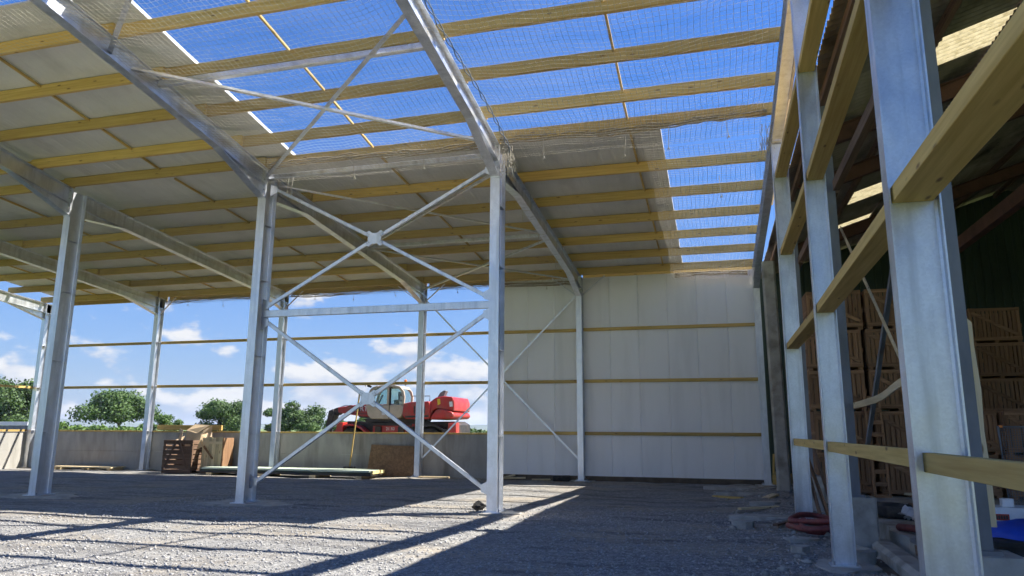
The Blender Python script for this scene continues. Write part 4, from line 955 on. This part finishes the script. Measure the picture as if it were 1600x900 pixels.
for u in (594, 612): MB().tube([(TX + TP(u, 603)[0], TY - 1.18, TZ + TP(u, 604)[1]), (TX + TP(u, 603)[0] - .06, TY - 1.2, TZ + TP(u, 604)[1])], .05, 10).build('work_light', whitep, cab)
for v in (634, 646): tprism([(545, v), (600, v + 1), (600, v + 2), (545, v + 1)], .085, .11, 'boom_seam', darkst, boom, 0)
# wheels, mudguards, stabilisers
for wx in (-1.55, 2.25):
    for y in (-.95, .95):
        wo = MB(); n = 26; prof = [(-.22, .30), (-.22, .56), (-.16, .62), (.16, .62), (.22, .56), (.22, .30)]
        for i in range(n):
            a = 2 * math.pi * i / n
            for o_, r in prof:
                r2 = r + (.02 if (i % 2 and r > .6) else 0); wo.v.append((TX + wx + r2 * math.cos(a), TY + y + o_, TZ + .63 + r2 * math.sin(a)))
        kk = len(prof)
        for i in range(n):
            for j in range(kk):
                i2, j2 = (i + 1) % n, (j + 1) % kk; wo.f.append((i * kk + j, i * kk + j2, i2 * kk + j2, i2 * kk + j))
        t = wo.build('wheel', blackm, th)
        MB().tube([(TX + wx, TY + y - .2, TZ + .63), (TX + wx, TY + y + .2, TZ + .63)], [.31, .31], 18).build('rim', redp, t)
        MB().tube([(TX + wx, TY + y - .26, TZ + .63), (TX + wx, TY + y + .26, TZ + .63)], [.12, .12], 12).build('hub', darkst, t)
    fen = [((wx + .98 * math.cos(a)), .63 + .80 * math.sin(a)) for a in np.linspace(.3, math.pi - .3, 9)] + [((wx + .90 * math.cos(a)), .63 + .72 * math.sin(a)) for a in np.linspace(math.pi - .3, .3, 9)]
    tprism(fen, -1.2, -.78, 'mudguard', darkst if wx > 0 else redp, bevel=.01, px=False)
for u0, u1 in ((551, 561), (719, 731)):
    tprism([(u0, 662), (u1, 661), (u1, 694), (u0, 694)], -1.25, -.8, 'stabiliser', redp, bevel=.03)
def text3d(s, size, loc, name, mat, parent, ext=.004):
    c = bpy.data.curves.new(name, 'FONT'); c.body = s; c.size = size; c.extrude = ext; c.align_x = 'CENTER'; c.align_y = 'CENTER'
    o = bpy.data.objects.new(name, c); COL.objects.link(o); bpy.context.view_layer.update()
    dg = bpy.context.evaluated_depsgraph_get(); me = bpy.data.meshes.new_from_object(o.evaluated_get(dg)); bpy.data.objects.remove(o)
    me.transform(Matrix.Translation(loc) @ Matrix.Rotation(rad(90), 4, 'X')); me.materials.clear(); me.materials.append(mat); return link(name, me, parent)
text3d('MRT', .34, (TX + TP(567, 640)[0], TY + .083, TZ + TP(573, 639)[1]), 'lettering', letter, boom)
text3d('21.50', .19, (TX + TP(627, 671)[0], TY - .758, TZ + TP(627, 671)[1]), 'lettering', letter, th)
# white sheets stacked outside on the left
ws = empty('sheet_stack', 'long stack of white and grey sheets outside the far left wall', 'panel stack', (-46, 36.5, .35))
for i in range(6): MB().box(-58, -40.8 - .1 * (i % 2), 35.6, 37.4, .55 + i * .25, .55 + i * .25 + .235, .01).build('sheet_pack', edgem if i in (5,) else (galvd if i == 4 else whitep), ws)
for x in (-56, -50, -45, -41.5): MB().box(x - .1, x + .1, 35.6, 37.4, .3, .545).build('bearer', 'old_timber_y', ws)

# ---------------------------------------------------------------- trees
def leaf_mesh(name, blobs, n, size, mat, seed, flat=.0):
    r = np.random.default_rng(seed); vol = np.array([b[3] * b[4] * b[5] for b in blobs]) ** .75; cnt = np.maximum(20, (n * vol / vol.sum()).astype(int)); C = []; Nn = []
    for b, c in zip(blobs, cnt):
        d = r.normal(size=(c, 3)); d /= np.linalg.norm(d, axis=1)[:, None]; rr = r.uniform(.25, 1, (c, 1)) ** .45
        C.append(np.array(b[:3]) + d * rr * np.array(b[3:]) * (1 + .18 * r.normal(size=(c, 1)))); Nn.append(d * .7 + r.normal(size=(c, 3)) * .6 + np.array([0, 0, .35]))
    C = np.concatenate(C); Nn = np.concatenate(Nn); Nn /= np.linalg.norm(Nn, axis=1)[:, None]
    t = np.cross(Nn, r.normal(size=Nn.shape)); t /= np.linalg.norm(t, axis=1)[:, None]; b_ = np.cross(Nn, t); s = size * r.uniform(.6, 1.4, (len(C), 1))
    q = np.stack([C - t * s - b_ * s * .6, C + t * s - b_ * s * .5, C + t * s * .8 + b_ * s * .7, C - t * s * .9 + b_ * s * .6], 1)
    return q.reshape(-1, 3), np.arange(len(C) * 4).reshape(-1, 4)
def tree(label, x, y, w, h, seed, mat=leaf1, n=5200, nb=20, grp='trees beyond the concrete wall', trunk=.28, name='oak_tree', lean=0., full=True):
    rg = random.Random(seed); z0 = float(land(np.array(x), np.array(float(y))))
    t = empty(name, label, 'tree', (x, y, z0), grp); blobs = []
    m = MB(); th_ = h * .3
    m.tube([(x, y, z0 - .3), (x + .1, y, z0 + th_ * .5), (x + lean * .3, y, z0 + th_), (x + lean * .6, y, z0 + h * .6)], [trunk, trunk * .8, trunk * .7, trunk * .25], 8)
    for i in range(nb):
        a = rg.uniform(0, 6.28); e = rg.uniform(-.9 if full else -.25, 1); rr = math.sqrt(rg.uniform(.05, 1)) * math.sqrt(max(.05, 1 - e * e * .75))
        c = (x + lean * (.5 + .5 * e) + w * .40 * rr * math.cos(a), y + w * .40 * rr * math.sin(a), z0 + h * ((.47 + .39 * e) if full else (.56 + .30 * e))); s = w * rg.uniform(.11, .19)
        blobs.append((*c, s * rg.uniform(1, 1.35), s * rg.uniform(1, 1.35), s * rg.uniform(.6, .85)))
        m.tube([(x + lean * .3, y, z0 + th_ * .9), ((x + c[0]) / 2, (y + c[1]) / 2, z0 + th_ + (c[2] - z0 - th_) * .6), c], [trunk * .4, trunk * .2, trunk * .06], 5)
    m.build('trunk', barkm, t, True); vv, ff = leaf_mesh('crown', blobs, int(n * 2.2), .155 * (w / 11) ** .5, mat, seed); npmesh('crown', vv, ff, mat, t); return t
tree('broad oak with a flat wide crown between the two left posts', -95.5, 100, 12, 7.2, 11, n=6500, nb=20, lean=-1.0, full=False)
tree('big dark oak at the far left edge', -117, 100, 15, 9.2, 12, n=8000, nb=22)
tree('round tree standing behind the torn cardboard box', -75.8, 100, 9, 6.0, 13, n=5500, nb=18, trunk=.22)
tree('right hand round tree left of the red machine', -62.0, 100, 8, 5.7, 14, n=4500, nb=16, trunk=.22)
tree('narrower tree just right of the tall middle post', -68.0, 104, 6, 4.8, 15, n=3200, nb=12, trunk=.2)
tree('small bush left of the low pale bush', -88.5, 99, 3.6, 2.3, 19, leaf2, 1600, 9, trunk=.1, name='bush')
tree('low bush at the foot of the right hand round tree', -58.6, 97, 4.4, 2.4, 20, leaf1, 1800, 9, trunk=.1, name='bush')
tree('low pale bush beside the round tree', -84.3, 98, 5.2, 3.4, 16, leaf2, 2600, 11, trunk=.12, name='bush')
tree('sunlit bush seen under the boom of the red machine', -39.0, 80, 5.0, 3.1, 17, leaf2, 2600, 11, trunk=.12, name='bush')
tree('dark bush below the fork carriage of the red machine', -46.5, 84, 4.6, 2.5, 18, leaf2, 2200, 10, trunk=.12, name='bush')
hb = []
rg = random.Random(3)
for i in range(46):
    x = -112 + i * .62; hb.append((x, 92 + rg.uniform(-1, 1), .9 + rg.uniform(-.2, .5) + .7 * max(0, 1 - i / 26), rg.uniform(.9, 1.4), 1.2, rg.uniform(.7, 1.1)))
vv, ff = leaf_mesh('hedge', hb, 9000, .2, leaf2, 31); hg = npmesh('hedge', vv, ff, leaf2); tag(hg, 'bright green hedge behind the wall right of the far left posts', 'hedge')
hb = []
for i in range(70):
    x = -70 + i * 1.15; hb.append((x, 150 + rg.uniform(-2, 2), .8 + rg.uniform(-.2, .5), rg.uniform(1, 1.6), 1.4, rg.uniform(.6, .9)))
vv, ff = leaf_mesh('hedge', hb, 7000, .26, leaf1, 32); hg = npmesh('hedge', vv, ff, leaf1); tag(hg, 'long low dark hedge across the far field behind the red machine', 'hedge')

# ---------------------------------------------------------------- air between here and the hills
hm = bpy.data.materials.new('haze'); hm.use_nodes = True; nt = hm.node_tree; nt.nodes.remove(nt.nodes['Principled BSDF'])
pv = nt.nodes.new('ShaderNodeVolumePrincipled'); pv.inputs['Color'].default_value = (.80, .88, 1, 1); pv.inputs['Density'].default_value = .00016; pv.inputs['Anisotropy'].default_value = .2
nt.links.new(pv.outputs[0], nt.nodes['Material Output'].inputs['Volume'])
hz = MB().box(-9400, 9400, -9400, 9400, -4, 75).build('haze', hm, None, False, 'stuff'); hz['label'] = 'thin blue haze over the far hills'; hz['category'] = 'haze'
